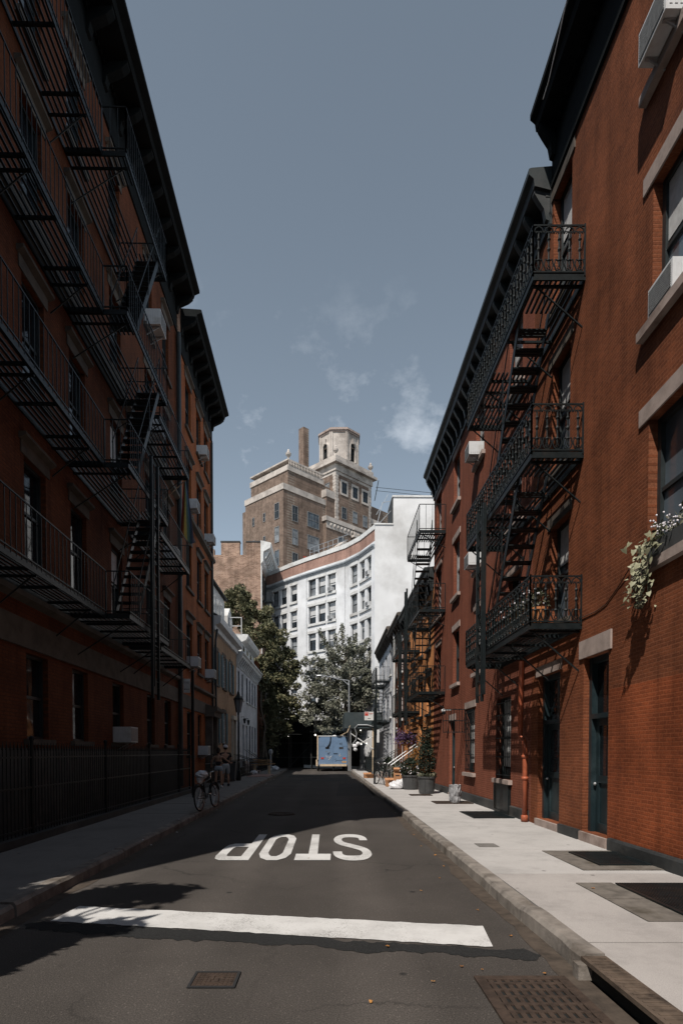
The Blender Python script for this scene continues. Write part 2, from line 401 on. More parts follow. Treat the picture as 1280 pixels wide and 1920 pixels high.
# ------------------------------------------------------------------ mesh building
BASE = {}
class MB:
    def __init__(s): s.v = []; s.f = []
    def add(s, vs, fs):
        o = len(s.v); s.v += [Vector(q) for q in vs]; s.f += [tuple(i + o for i in q) for q in fs]; return s
    def quad(s, a, b, c, d): return s.add((a, b, c, d), ((0, 1, 2, 3),))
    def hexa(s, p):          # 8 points: bottom ring then top ring
        return s.add(p, ((3, 2, 1, 0), (4, 5, 6, 7), (0, 1, 5, 4), (1, 2, 6, 5), (2, 3, 7, 6), (3, 0, 4, 7)))
    def box(s, x0, x1, y0, y1, z0, z1):
        return s.hexa([(x0, y0, z0), (x1, y0, z0), (x1, y1, z0), (x0, y1, z0), (x0, y0, z1), (x1, y0, z1), (x1, y1, z1), (x0, y1, z1)])
    def obox(s, c, a, b, h):  # oriented box: centre, half vectors
        c, a, b, h = Vector(c), Vector(a), Vector(b), Vector(h)
        return s.hexa([c - a - b - h, c + a - b - h, c + a + b - h, c - a + b - h, c - a - b + h, c + a - b + h, c + a + b + h, c - a + b + h])
    def tube(s, p, q, r, n=6, r2=None, cap=True):
        return s.path([p, q], [r, r if r2 is None else r2], n, cap)
    def path(s, pts, r, n=6, cap=True):
        pts = [Vector(q) for q in pts]
        if not isinstance(r, (list, tuple)): r = [r] * len(pts)
        o = len(s.v); ref = None
        for i, p in enumerate(pts):
            t = (pts[min(i + 1, len(pts) - 1)] - pts[max(i - 1, 0)]).normalized()
            if ref is None:
                ref = Vector((0, 0, 1)) if abs(t.z) < 0.9 else Vector((1, 0, 0))
            a = t.cross(ref)
            if a.length < 1e-5: a = t.cross(Vector((0.3, 1, 0.2)))
            a.normalize(); b = a.cross(t).normalized(); ref = b
            for k in range(n):
                w = 2 * math.pi * (k + 0.5) / n
                s.v.append(p + a * (r[i] * math.cos(w)) + b * (r[i] * math.sin(w)))
        for i in range(len(pts) - 1):
            for k in range(n):
                k2 = (k + 1) % n
                s.f.append((o + i * n + k, o + i * n + k2, o + (i + 1) * n + k2, o + (i + 1) * n + k))
        if cap:
            s.f.append(tuple(o + k for k in range(n))); s.f.append(tuple(o + (len(pts) - 1) * n + k for k in range(n)))
        return s
    def lathe(s, c, prof, n=16, squash=(1, 1)):
        c = Vector(c); o = len(s.v)
        for (r, z) in prof:
            for k in range(n):
                w = 2 * math.pi * k / n
                s.v.append(c + Vector((r * math.cos(w) * squash[0], r * math.sin(w) * squash[1], z)))
        for i in range(len(prof) - 1):
            for k in range(n):
                k2 = (k + 1) % n
                s.f.append((o + i * n + k, o + i * n + k2, o + (i + 1) * n + k2, o + (i + 1) * n + k))
        s.f.append(tuple(o + k for k in range(n))[::-1]); s.f.append(tuple(o + (len(prof) - 1) * n + k for k in range(n)))
        return s
    def torus(s, c, ax, R, r, n=24, m=6):
        c = Vector(c); ax = Vector(ax).normalized()
        a = ax.cross(Vector((0, 0, 1)) if abs(ax.z) < 0.9 else Vector((1, 0, 0))).normalized(); b = ax.cross(a)
        o = len(s.v)
        for i in range(n):
            w = 2 * math.pi * i / n; d = a * math.cos(w) + b * math.sin(w)
            for k in range(m):
                h = 2 * math.pi * k / m
                s.v.append(c + d * (R + r * math.cos(h)) + ax * (r * math.sin(h)))
        for i in range(n):
            for k in range(m):
                i2, k2 = (i + 1) % n, (k + 1) % m
                s.f.append((o + i * m + k, o + i2 * m + k, o + i2 * m + k2, o + i * m + k2))
        return s
    def ball(s, c, r, n=10, m=7, sq=(1, 1, 1), jit=0.0, rg=None):
        c = Vector(c); o = len(s.v); rg = rg or rnd
        for i in range(m + 1):
            th = math.pi * i / m
            for k in range(n):
                w = 2 * math.pi * k / n
                q = r * (1 + jit * (rg.random() - 0.5))
                s.v.append(c + Vector((q * sq[0] * math.sin(th) * math.cos(w), q * sq[1] * math.sin(th) * math.sin(w), q * sq[2] * math.cos(th))))
        for i in range(m):
            for k in range(n):
                k2 = (k + 1) % n
                s.f.append((o + i * n + k, o + i * n + k2, o + (i + 1) * n + k2, o + (i + 1) * n + k))
        return s
    def extrude(s, prof, f, u0, u1):   # profile [(d, v)...] of a moulding carried along a wall
        n = len(prof); o = len(s.v)
        for u in (u0, u1):
            for d, v in prof: s.v.append(f.P(u, v, d))
        for i in range(n):
            j = (i + 1) % n; s.f.append((o + i, o + j, o + n + j, o + n + i))
        s.f.append(tuple(o + i for i in range(n))); s.f.append(tuple(o + n + i for i in range(n))[::-1])
        return s
    def poly(s, pts, z0, z1):          # flat outline with thickness
        n = len(pts); o = len(s.v)
        for z in (z0, z1):
            for p in pts: s.v.append(Vector((p[0], p[1], z)))
        for i in range(n):
            j = (i + 1) % n; s.f.append((o + i, o + j, o + n + j, o + n + i))
        s.f.append(tuple(o + i for i in range(n))[::-1]); s.f.append(tuple(o + n + i for i in range(n)))
        return s
    def build(s, name, mat, parent=None, smooth=False, base=None):
        me = bpy.data.meshes.new(name)
        if parent is not None: off = BASE[parent.name]
        elif base is not None: off = Vector(base)
        else:
            xs = [q.x for q in s.v]; ys = [q.y for q in s.v]; zs = [q.z for q in s.v]
            off = Vector(((min(xs) + max(xs)) / 2, (min(ys) + max(ys)) / 2, min(zs)))
        me.from_pydata([q - off for q in s.v], [], s.f)
        if smooth:
            me.polygons.foreach_set('use_smooth', [True] * len(me.polygons))
        me.update()
        me.materials.append(M[mat] if isinstance(mat, str) else mat)
        o = bpy.data.objects.new(name, me); COL.objects.link(o)
        BASE[o.name] = off
        if parent is not None: o.parent = parent
        else: o.location = off
        return o

def tag(o, label, cat, group=None, kind=None):
    o['label'] = label; o['category'] = cat
    if group: o['group'] = group
    if kind: o['kind'] = kind
    return o
def struct(o): o['kind'] = 'structure'; return o
def thing(name, label, cat, loc=(0, 0, 0), rz=0.0, group=None):
    o = bpy.data.objects.new(name, None); COL.objects.link(o)
    o.empty_display_size = 0.2
    o.location = loc; o.rotation_euler = (0, 0, rz)
    BASE[o.name] = Vector(loc)
    return tag(o, label, cat, group)
def proto(name, label, cat, group=None): return thing(name, label, cat, (0, 0, 0), 0, group)
def dup(root, loc, rz=0.0, label=None, group=None, scale=None):
    r = root.copy(); COL.objects.link(r); r.location = loc; r.rotation_euler = (0, 0, rz)
    if scale: r.scale = (scale,) * 3
    if label: r['label'] = label
    if group: r['group'] = group
    for ch in list(root.children):
        c = ch.copy(); COL.objects.link(c); c.parent = r
        for g in ch.children:
            d = g.copy(); COL.objects.link(d); d.parent = c
    return r
def place(root, first, loc, rz=0.0, label=None, group=None, scale=None):
    if first:
        root.location = loc; root.rotation_euler = (0, 0, rz)
        if label: root['label'] = label
        if group: root['group'] = group
        if scale: root.scale = (scale,) * 3
        return root
    return dup(root, loc, rz, label, group, scale)

class Fac:
    """an upright wall plane: u along it, v up, d out towards the viewer"""
    def __init__(s, o, ud, n):
        s.o = Vector(o); s.u = Vector(ud).normalized(); s.n = Vector(n).normalized()
    def P(s, u, v, d=0.0): return s.o + s.u * u + Vector((0, 0, v)) + s.n * d
def fbox(mb, f, u0, u1, v0, v1, d0, d1):
    return mb.hexa([f.P(u0, v0, d0), f.P(u1, v0, d0), f.P(u1, v0, d1), f.P(u0, v0, d1), f.P(u0, v1, d0), f.P(u1, v1, d0), f.P(u1, v1, d1), f.P(u0, v1, d1)])
def wall(mb, f, u0, u1, v0, v1, ops, rev=0.16, back=None):
    us = sorted({u0, u1, *[q for o in ops for q in (o[0], o[1])]}); vs = sorted({v0, v1, *[q for o in ops for q in (o[2], o[3])]})
    us = [u for u in us if u0 <= u <= u1]; vs = [v for v in vs if v0 <= v <= v1]
    for i in range(len(us) - 1):
        for j in range(len(vs) - 1):
            cu, cv = (us[i] + us[i + 1]) / 2, (vs[j] + vs[j + 1]) / 2
            if any(o[0] < cu < o[1] and o[2] < cv < o[3] for o in ops): continue
            mb.quad(f.P(us[i], vs[j]), f.P(us[i + 1], vs[j]), f.P(us[i + 1], vs[j + 1]), f.P(us[i], vs[j + 1]))
    for o in ops:
        a, b, c, d = o[:4]
        mb.quad(f.P(a, c), f.P(a, d), f.P(a, d, -rev), f.P(a, c, -rev)); mb.quad(f.P(b, c), f.P(b, d), f.P(b, d, -rev), f.P(b, c, -rev))
        mb.quad(f.P(a, c), f.P(b, c), f.P(b, c, -rev), f.P(a, c, -rev)); mb.quad(f.P(a, d), f.P(b, d), f.P(b, d, -rev), f.P(a, d, -rev))
    if back:
        D = -back
        mb.quad(f.P(u0, v0), f.P(u0, v1), f.P(u0, v1, D), f.P(u0, v0, D)); mb.quad(f.P(u1, v0), f.P(u1, v1), f.P(u1, v1, D), f.P(u1, v0, D))
        mb.quad(f.P(u0, v0, D), f.P(u1, v0, D), f.P(u1, v1, D), f.P(u0, v1, D)); mb.quad(f.P(u0, v1), f.P(u1, v1), f.P(u1, v1, D), f.P(u0, v1, D))
    return mb

def window(parent, f, u0, u1, v0, v1, rev=0.16, frame='frame', pane='glass', lintel=None, sill=None, mull=0, rails=(0.5,), fw=0.055, curtain=0.0, lh=0.2, lov=0.13, name='window', sh=0.11, sd=0.10, crown=None):
    """frame (window) > pane, lintel, sill, curtain"""
    b = MB(); D = -rev + 0.075
    fbox(b, f, u0, u0 + fw, v0, v1, -rev, D); fbox(b, f, u1 - fw, u1, v0, v1, -rev, D)
    fbox(b, f, u0 + fw, u1 - fw, v1 - fw, v1, -rev, D); fbox(b, f, u0 + fw, u1 - fw, v0, v0 + fw, -rev, D)
    for q in rails:
        vm = v0 + (v1 - v0) * q; fbox(b, f, u0 + fw, u1 - fw, vm - 0.028, vm + 0.028, -rev, D - 0.015)
    for k in range(mull):
        um = u0 + (u1 - u0) * (k + 1) / (mull + 1); fbox(b, f, um - 0.018, um + 0.018, v0 + fw, v1 - fw, -rev, D - 0.028)
    w = b.build(name, frame, parent)
    t = rnd.uniform(-0.006, 0.006); vm = (v0 + v1) / 2
    p = MB(); fbox(p, f, u0 + 0.01, u1 - 0.01, vm, v1 - 0.01, -rev - 0.03, -rev + 0.012 + t); fbox(p, f, u0 + 0.01, u1 - 0.01, v0 + 0.01, vm - 0.003, -rev - 0.035, -rev + 0.022 + t)
    p.build('pane', pane, w)
    if curtain:
        c = MB(); fbox(c, f, u0 + fw, u1 - fw, v1 - (v1 - v0) * curtain, v1 - fw, -rev + 0.031, -rev + 0.036); c.build('blind', 'curtain', w)
    if lintel:
        c = MB(); fbox(c, f, u0 - lov, u1 + lov, v1 + 0.002, v1 + lh, -0.1, 0.025)
        if crown: c.extrude([(0.025, v1 + lh), (crown, v1 + lh + 0.05), (crown, v1 + lh + 0.11), (-0.05, v1 + lh + 0.11), (-0.05, v1 + lh)], f, u0 - lov - 0.06, u1 + lov + 0.06)
        c.build('lintel', lintel, w)
    if sill:
        c = MB(); fbox(c, f, u0 - lov, u1 + lov, v0 - sh, v0 - 0.002, -0.14, sd); c.build('sill', sill, w)
    return w

FR = Fac((4.35, 0, 0), (0, 1, 0), (-1, 0, 0))                       # right-hand house fronts
FL = Fac((-5.53, 0, 0), (-0.018, 1, 0), (1, 0.018, 0))              # left-hand house fronts

# ================================================================== GROUND, ROAD, PAVEMENTS
def lk(y): return -3.03 - 0.0118 * y                    # road side of the left kerb
RK = 1.86                                               # road side of the right kerb
struct(MB().quad((-400, -60, -0.02), (400, -60, -0.02), (400, 900, -0.02), (-400, 900, -0.02)).build('ground', 'asphalt', base=(0, 0, -0.02)))
b = MB()
ys = [-8, 0, 6, 14, 24, 38, 54]
for a, c in zip(ys, ys[1:]):
    b.quad((lk(a), a, 0), (RK, a, 0), (RK, c, 0), (lk(c), c, 0))
b.quad((lk(54), 54, 0), (RK, 54, 0), (14, 54, 0), (-20, 68, 0))
struct(b.build('road', 'asphalt', base=(0, 0, 0)))

def ragged(x0, x1, y0, y1, z, n=60, amp=0.05, seed=1):  # strip along x with ragged long edges
    r = random.Random(seed); b = MB(); prev = None; w0 = w1 = 0
    for i in range(n + 1):
        x = x0 + (x1 - x0) * i / n
        w0 += r.uniform(-amp, amp); w1 += r.uniform(-amp, amp); w0 *= 0.85; w1 *= 0.85
        k = min(1, i / 3, (n - i) / 3)
        cur = (Vector((x, y0 + w0 + (y1 - y0) * 0.5 * (1 - k), z)), Vector((x, y1 + w1 - (y1 - y0) * 0.5 * (1 - k), z)))
        if prev: b.quad(prev[0], cur[0], cur[1], prev[1])
        prev = cur
    return b
b = ragged(-2.9, 1.72, 5.38, 5.63, 0.004, 160, 0.035, 5)
for q in b.v: q.y -= (q.x + 2.9) * .185 - .05
struct(b.build('tar_strip', 'asphaltD'))
b = MB().quad((-1.6, 33, 0.004), (1.1, 33, 0.004), (1.2, 37, 0.004), (-1.5, 37, 0.004))
b.quad((0.3, 22, 0.004), (1.8, 22, 0.004), (1.8, 31, 0.004), (0.6, 31, 0.004)).quad((-2.6, 38.5, 0.004), (-0.4, 38.5, 0.004), (-0.5, 41, 0.004), (-2.7, 41, 0.004))
struct(b.build('road_patch', 'asphaltP'))

# pavements: slabs with open joints over a dark bed
def pavement(name, xa, xb, joints, mat, seed):
    r = random.Random(seed); b = MB()
    for a, c in zip(joints, joints[1:]):
        dz = r.uniform(-0.004, 0.004); g = 0.009
        b.hexa([(xa(a), a + g, 0.0), (xb(a), a + g, 0.0), (xb(c), c - g, 0.0), (xa(c), c - g, 0.0),
                (xa(a), a + g, 0.14 + dz), (xb(a), a + g, 0.14 + dz), (xb(c), c - g, 0.14 - dz), (xa(c), c - g, 0.14 - dz)])
    return struct(b.build(name, mat, base=(0, 0, 0)))
jr = [-3, 2.3, 4.62, 7.25, 9.05, 11.9, 14.9, 17.9, 20.9, 23.9, 26.9, 29.9, 33, 37, 41, 45, 49, 52.5]
jl = [-3, 1.0, 3.5, 6.2, 8.8, 11.6, 14.4, 17.2, 20.0, 23.0, 26, 29.4, 33, 37, 41, 45, 49, 53]
pavement('sidewalk', lambda y: 2.055, lambda y: 4.42, jr[3:], 'pave', 3)
pavement('sidewalk', lambda y: 2.055, lambda y: 4.42, jr[:4], 'paveN', 6)
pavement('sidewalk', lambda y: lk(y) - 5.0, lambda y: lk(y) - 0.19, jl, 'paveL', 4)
struct(MB().quad((2.0, -3, 0.10), (4.4, -3, 0.10), (4.4, 52, 0.10), (2.0, 52, 0.10)).build('sidewalk_bed', 'joint'))

def kerb(name, xr, side, ya, yb, seed, cut=None):
    r = random.Random(seed); b = MB(); y = ya
    while y < yb:
        Ln = r.uniform(1.1, 2.2); e = min(y + Ln, yb); n = 6
        if cut and y < cut[1] and e > cut[0]:
            if y < cut[0]: e = cut[0]
            else: y = cut[1]; continue
        prev = None; t = r.uniform(-0.012, 0.012)
        for i in range(n + 1):
            q = y + 0.008 + (e - y - 0.016) * i / n
            j = r.uniform(-0.010, 0.010); h = 0.145 + t + r.uniform(-0.006, 0.006); x = xr(q) + t * 0.6
            ring = [Vector((x + side * (0.012 + j), q, 0.0)), Vector((x + side * (0.02 + j), q, h - 0.035)), Vector((x + side * (0.05 + j), q, h)), Vector((x + side * 0.18, q, h)), Vector((x + side * 0.18, q, 0.0))]
            o = len(b.v); b.v += ring
            if prev is not None:
                for k in range(4): b.f.append((prev + k, prev + k + 1, o + k + 1, o + k))
            if i in (0, n): b.f.append(tuple(range(o, o + 5)))
            prev = o
        y = e
    return struct(b.build(name, 'kerb', base=(0, 0, 0)))
kerb('kerb', lambda y: RK, 1, 4.3, 52, 8)
kerb('kerb', lk, -1, -3, 53, 9)
def gutter(xr, side, w, ya, yb, seed):
    r = random.Random(seed); b = MB(); prev = None; k = 0
    n = int((yb - ya) / .22)
    for i in range(n + 1):
        y = ya + (yb - ya) * i / n; k = k * .8 + r.uniform(-.03, .03)
        cur = (Vector((xr(y) + .02 * side, y, .004)), Vector((xr(y) - side * max(.03, w + k), y, .004)))
        if prev: b.quad(prev[0], cur[0], cur[1], prev[1])
        prev = cur
    return struct(b.build('gutter', 'gutter'))
gutter(lambda y: RK, 1, .13, 0, 46, 3); gutter(lk, -1, .14, 0, 50, 4)

# ------------------------------------------------------------------ painted markings
b = MB(); r = random.Random(21); prev = None
for i in range(61):                                     # slightly ragged edges, cut off square at both ends
    t_ = i / 60
    p = Vector((-2.70, 5.67, .008)).lerp(Vector((1.39, 4.91, .008)), t_) + Vector((0, r.uniform(-.012, .012), 0))
    q = Vector((-2.65, 6.22, .008)).lerp(Vector((1.46, 5.50, .008)), t_) + Vector((0, r.uniform(-.012, .012), 0))
    if prev: b.quad(prev[0], p, q, prev[1])
    prev = (p, q)
o = b.build('stop_line', 'paint'); tag(o, 'wide white painted stop line crossing the near end of the road', 'road marking')

def arc(cx, cy, rx, ry, a0, a1, n=10):
    return [(cx + rx * math.cos(math.radians(a0 + (a1 - a0) * i / n)), cy + ry * math.sin(math.radians(a0 + (a1 - a0) * i / n))) for i in range(n + 1)]
def band(b, outer, inner, T):
    for i in range(len(outer) - 1): b.quad(T(*outer[i]), T(*outer[i + 1]), T(*inner[i + 1]), T(*inner[i]))
def lettering():
    b = MB(); r = random.Random(5)
    X0, X1, Y0, Y1 = 0.70, -1.80, 8.88, 11.66           # read from the far end: S starts on our right
    W = (X0 - X1); LH = Y1 - Y0
    def mk(u0, uw):
        return lambda u, v: Vector((X0 - (u0 + u * uw) * W, Y1 - 0.0 - v * LH + 0.0, 0.008)) if False else Vector((X0 - (u0 + u * uw) * W, Y0 + (1 - v) * LH, 0.008))
    # S: centre line swept with a pen that is wide across and long up the letter
    T = mk(0.0, 0.235)
    cl = [(0.93, 0.72), (0.90, 0.84), (0.74, 0.92), (0.5, 0.935), (0.27, 0.91), (0.13, 0.82), (0.13, 0.70), (0.24, 0.61), (0.5, 0.51), (0.75, 0.42), (0.87, 0.32), (0.87, 0.2), (0.74, 0.10), (0.5, 0.065), (0.25, 0.085), (0.10, 0.16), (0.08, 0.28)]
    fine = []
    for k in range(len(cl) - 1):                         # smooth the pen path
        p0, p1, p2, p3 = cl[max(0, k - 1)], cl[k], cl[k + 1], cl[min(len(cl) - 1, k + 2)]
        for q in (0, .25, .5, .75):
            fine.append(tuple(.5 * (2 * p1[a] + (p2[a] - p0[a]) * q + (2 * p0[a] - 5 * p1[a] + 4 * p2[a] - p3[a]) * q * q + (3 * p1[a] - p0[a] - 3 * p2[a] + p3[a]) * q ** 3) for a in (0, 1)))
    cl = fine + [cl[-1]]
    o_, i_ = [], []
    for k in range(len(cl)):
        a = cl[max(0, k - 1)]; c = cl[min(len(cl) - 1, k + 1)]
        dx, dy = (c[0] - a[0]) * 0.7, (c[1] - a[1]) * 2.2; l = math.hypot(dx, dy)
        nx, ny = -dy / l, dx / l
        o_.append((cl[k][0] + nx * 0.125, cl[k][1] + ny * 0.075)); i_.append((cl[k][0] - nx * 0.125, cl[k][1] - ny * 0.075))
    band(b, o_, i_, T)
    T = mk(0.262, 0.225)                                 # T
    b.quad(T(0, 0.80), T(1, 0.80), T(1, 1.0), T(0.02, 1.0)); b.quad(T(0.38, 0.0), T(0.64, 0.0), T(0.64, 0.80), T(0.38, 0.80))
    T = mk(0.520, 0.205)                                 # O, long octagon
    oc = [(0.0, 0.2), (0.0, 0.8), (0.12, 0.93), (0.35, 1.0), (0.65, 1.0), (0.88, 0.93), (1.0, 0.8), (1.0, 0.2), (0.88, 0.07), (0.65, 0.0), (0.35, 0.0), (0.12, 0.07), (0.0, 0.2)]
    ic = [(0.27, 0.24), (0.27, 0.76), (0.33, 0.83), (0.42, 0.88), (0.58, 0.88), (0.67, 0.83), (0.73, 0.76), (0.73, 0.24), (0.67, 0.17), (0.58, 0.12), (0.42, 0.12), (0.33, 0.17), (0.27, 0.24)]
    band(b, oc, ic, T)
    T = mk(0.765, 0.225)                                 # P
    b.quad(T(0, 0), T(0.28, 0), T(0.28, 1.0), T(0, 1.0))
    op = [(0.28, 1.0), (0.80, 1.0), (0.95, 0.95), (1.0, 0.87), (1.0, 0.58), (0.95, 0.48), (0.80, 0.42), (0.28, 0.42)]
    ip = [(0.28, 0.88), (0.66, 0.88), (0.70, 0.86), (0.72, 0.82), (0.72, 0.62), (0.70, 0.58), (0.66, 0.55), (0.28, 0.55)]
    band(b, op, ip, T)
    return b
o = lettering().build('stop_lettering', 'paint', base=(-0.5, 10.2, 0.008))
tag(o, 'white STOP letters painted on the asphalt, upside down from here', 'road marking')

# ------------------------------------------------------------------ castings and gratings
def grating(name, label, cat, x0, x1, y0, y1, z, nx, ny, mat, rimm, rim=0.05, dark='dark', group=None, bar=0.018):
    t = thing(name, label, cat, ((x0 + x1) / 2, (y0 + y1) / 2, z), 0, group)
    b = MB()
    for a in ((x0, x1, y0, y0 + rim), (x0, x1, y1 - rim, y1), (x0, x0 + rim, y0 + rim, y1 - rim), (x1 - rim, x1, y0 + rim, y1 - rim)):
        b.box(a[0], a[1], a[2], a[3], z, z + 0.016)
    b.build('rim', rimm, t)
    MB().box(x0 + rim, x1 - rim, y0 + rim, y1 - rim, z, z + 0.003).build('pit', dark, t)
    b = MB(); X0, X1, Y0, Y1 = x0 + rim, x1 - rim, y0 + rim, y1 - rim
    for i in range(nx):
        x = X0 + (X1 - X0) * (i + 0.5) / nx; b.box(x - bar / 2, x + bar / 2, Y0, Y1, z + 0.003, z + 0.014)
    for i in range(ny):
        y = Y0 + (Y1 - Y0) * (i + 0.5) / ny; b.box(X0, X1, y - bar / 2, y + bar / 2, z + 0.003, z + 0.0125)
    b.build('bars', mat, t)
    return t
grating('storm_drain_grate', 'large rusty storm drain grate in the gutter at the near right kerb', 'drain grate', 1.06, 1.72, 3.42, 4.24, 0.004, 9, 6, 'rust', 'rust', 0.07, bar=0.034)
t = thing('kerb_inlet', 'rusty cast iron kerb inlet with dark slot beside the storm drain grate', 'kerb inlet', (1.95, 3.3, 0))
b = MB().box(1.86, 2.045, 2.3, 4.29, 0.115, 0.147)
for i in range(34):
    y = 2.34 + i * 0.057
    b.box(1.89, 2.02, y, y + 0.022, 0.147, 0.151)
b.build('cover_plate', M['inlet'], t)
MB().box(1.90, 2.04, 2.3, 4.24, 0.002, 0.112).build('slot', 'dark', t)
MB().box(1.80, 2.06, 4.19, 4.288, 0.002, 0.114).build('end_block', 'kerb', t)
t = thing('gas_valve_cover', 'small rusty square iron cover set in the asphalt in front of the stop line', 'utility cover', (-0.815, 4.2, 0.004))
x0, x1, y0, y1 = -0.985, -0.65, 4.05, 4.345
b = MB()
for a in ((x0, x1, y0, y0 + .02), (x0, x1, y1 - .02, y1), (x0, x0 + .02, y0 + .02, y1 - .02), (x1 - .02, x1, y0 + .02, y1 - .02)): b.box(*a, 0.004, 0.014)
b.build('rim', 'rubber', t)
b = MB().box(x0 + .02, x1 - .02, y0 + .02, y1 - .02, 0.004, 0.009)
for i in range(9):
    for j in range(7):
        if 3 <= i <= 5 and 1 <= j <= 5: continue
        cx, cy = x0 + .045 + i * .031, y0 + .045 + j * .034
        b.box(cx - .01, cx + .01, cy - .008, cy + .008, 0.009, 0.014)
for q in ((-.035, .06, .03, .006), (-.02, .02, .012, .035), (.02, -.02, .012, .035), (.03, .06, .03, .006), (0, -.07, .045, .006), (-.03, -.04, .006, .03)):
    b.box(-0.817 + q[0] - q[2], -0.817 + q[0] + q[2], 4.197 + q[1] - q[3], 4.197 + q[1] + q[3], 0.009, 0.015)
b.build('lid', 'rust', t)
t = thing('manhole_cover', 'round iron manhole cover in the shaded road beyond the STOP letters', 'manhole cover', (-1.23, 15.5, 0.004))
b = MB().lathe((-1.23, 15.5, 0.004), [(0.30, 0), (0.30, 0.008)], 28)
for i in range(7):
    for j in range(7):
        x, y = (i - 3) * .075, (j - 3) * .075
        if math.hypot(x, y) < .27: b.box(-1.23 + x - .02, -1.23 + x + .02, 15.5 + y - .02, 15.5 + y + .02, .012, .018)
b.build('lid', 'rust', t)
MB().torus((-1.23, 15.5, 0.008), (0, 0, 1), 0.34, 0.02, 28, 6).build('rim', 'rust', t)
ZP = 0.147
t = grating('cellar_grate', 'black cellar grate framed by bluestone slabs below the repainted brick', 'cellar grate', 3.58, 4.27, 7.72, 8.72, ZP + .006, 22, 3, 'iron', 'iron', 0.03, group='cellar gratings in the right pavement')
b = MB()
for a in ((3.25, 3.575, 7.45, 8.9), (3.58, 4.28, 7.45, 7.715), (3.58, 4.28, 8.725, 8.9)): b.box(*a, ZP - .004, ZP + .004)
b.build('slab_border', 'slate', t)
t = grating('cellar_grate', 'large black cellar grate nearest the camera with bluestone slabs along its street side', 'cellar grate', 3.25, 4.27, 5.25, 6.62, ZP + .006, 30, 3, 'iron', 'iron', 0.03, group='cellar gratings in the right pavement')
b = MB().box(2.84, 3.245, 5.18, 5.95, ZP - .004, ZP + .004).box(2.84, 3.245, 5.965, 6.7, ZP - .004, ZP + .005)
b.build('slab_border', 'slate', t)
t = thing('cellar_door', 'dark steel cellar hatch plate on the pavement in front of the black panel', 'cellar hatch', (3.75, 14.1, ZP))
b = MB().box(3.3, 4.24, 13.3, 14.75, ZP - .003, ZP + .012); b.build('plate', 'iron', t)
b = MB()
for i in range(30):
    b.box(3.33, 4.21, 13.34 + i * .047, 13.34 + i * .047 + .02, ZP + .012, ZP + .016)
b.build('ribs', 'iron', t)
grating('cellar_grate', 'brownish cellar grate under the clear plastic bag', 'cellar grate', 3.13, 4.22, 17.0, 17.85, ZP, 26, 4, 'rust', 'rust', 0.03, group='cellar gratings in the right pavement')
grating('cellar_grate', 'small cellar grate in front of the two planters', 'cellar grate', 2.85, 3.6, 20.2, 20.75, ZP, 18, 3, 'rust', 'rust', 0.03, group='cellar gratings in the right pavement')
t = thing('vault_cover', 'small light ribbed utility plate set in the middle of the right pavement', 'utility cover', (2.56, 9.45, ZP))
b = MB().box(2.40, 2.72, 9.28, 9.62, ZP - .004, ZP + .002)
for i in range(6):
    for j in range(5): b.box(2.42 + i * .05, 2.455 + i * .05, 9.30 + j * .063, 9.345 + j * .063, ZP + .002, ZP + .006)
b.build('plate', 'paveL', t)

# fallen leaves and litter
def leaf_mesh(s, r):
    b = MB(); n = 7
    pts = [(s * (1 if i % 2 == 0 else .6) * math.cos(2 * math.pi * i / n) * 1.2, s * (1 if i % 2 == 0 else .6) * math.sin(2 * math.pi * i / n), r.uniform(.0, .012)) for i in range(n)]
    b.v = [Vector(p) for p in pts] + [Vector((p[0], p[1], p[2] + .003)) for p in pts]
    b.f = [tuple(range(n)), tuple(range(n, 2 * n))] + [(i, (i + 1) % n, n + (i + 1) % n, n + i) for i in range(n)]
    return b
spots = [(0.28, 3.82, .006, .022), (1.02, 4.45, .006, .02), (1.16, 4.38, .006, .012), (1.55, 6.05, .006, .018), (0.5, 4.9, .012, .026), (1.63, 5.2, .006, .022), (1.6, 4.3, .006, .02), (0.75, 4.15, .006, .02), (1.45, 7.6, .006, .02), (1.66, 8.4, .006, .025), (1.7, 9.3, .006, .025), (1.62, 10.2, .006, .02), (1.7, 11.6, .006, .025), (1.1, 6.9, .006, .018), (-0.3, 9.0, .012, .014), (2.9, 6.4, .152, .025)]
first = None
r = random.Random(3)
for i, (x, y, z, s) in enumerate(spots):
    o = leaf_mesh(s * .72, r).build('fallen_leaf', 'leafL', base=(0, 0, 0)); o.location = (x, y, z); o.rotation_euler = (0, 0, r.uniform(0, 6))
    tag(o, 'small dry orange leaf lying on the ground near the right kerb', 'leaf', 'fallen leaves along the right kerb')
for i in range(26):
    y = r.uniform(8, 40); x = lk(y) + r.uniform(-.12, .25) if i < 20 else RK - r.uniform(0, .3)
    z = .15 if x < lk(y) else .008
    o = leaf_mesh(r.uniform(.012, .03), r).build('paper_scrap', 'bag', base=(0, 0, 0)); o.location = (x, y, z); o.rotation_euler = (0, 0, r.uniform(0, 6))
    tag(o, 'tiny pale scrap of litter lying along the kerb', 'litter', 'litter along the kerbs')

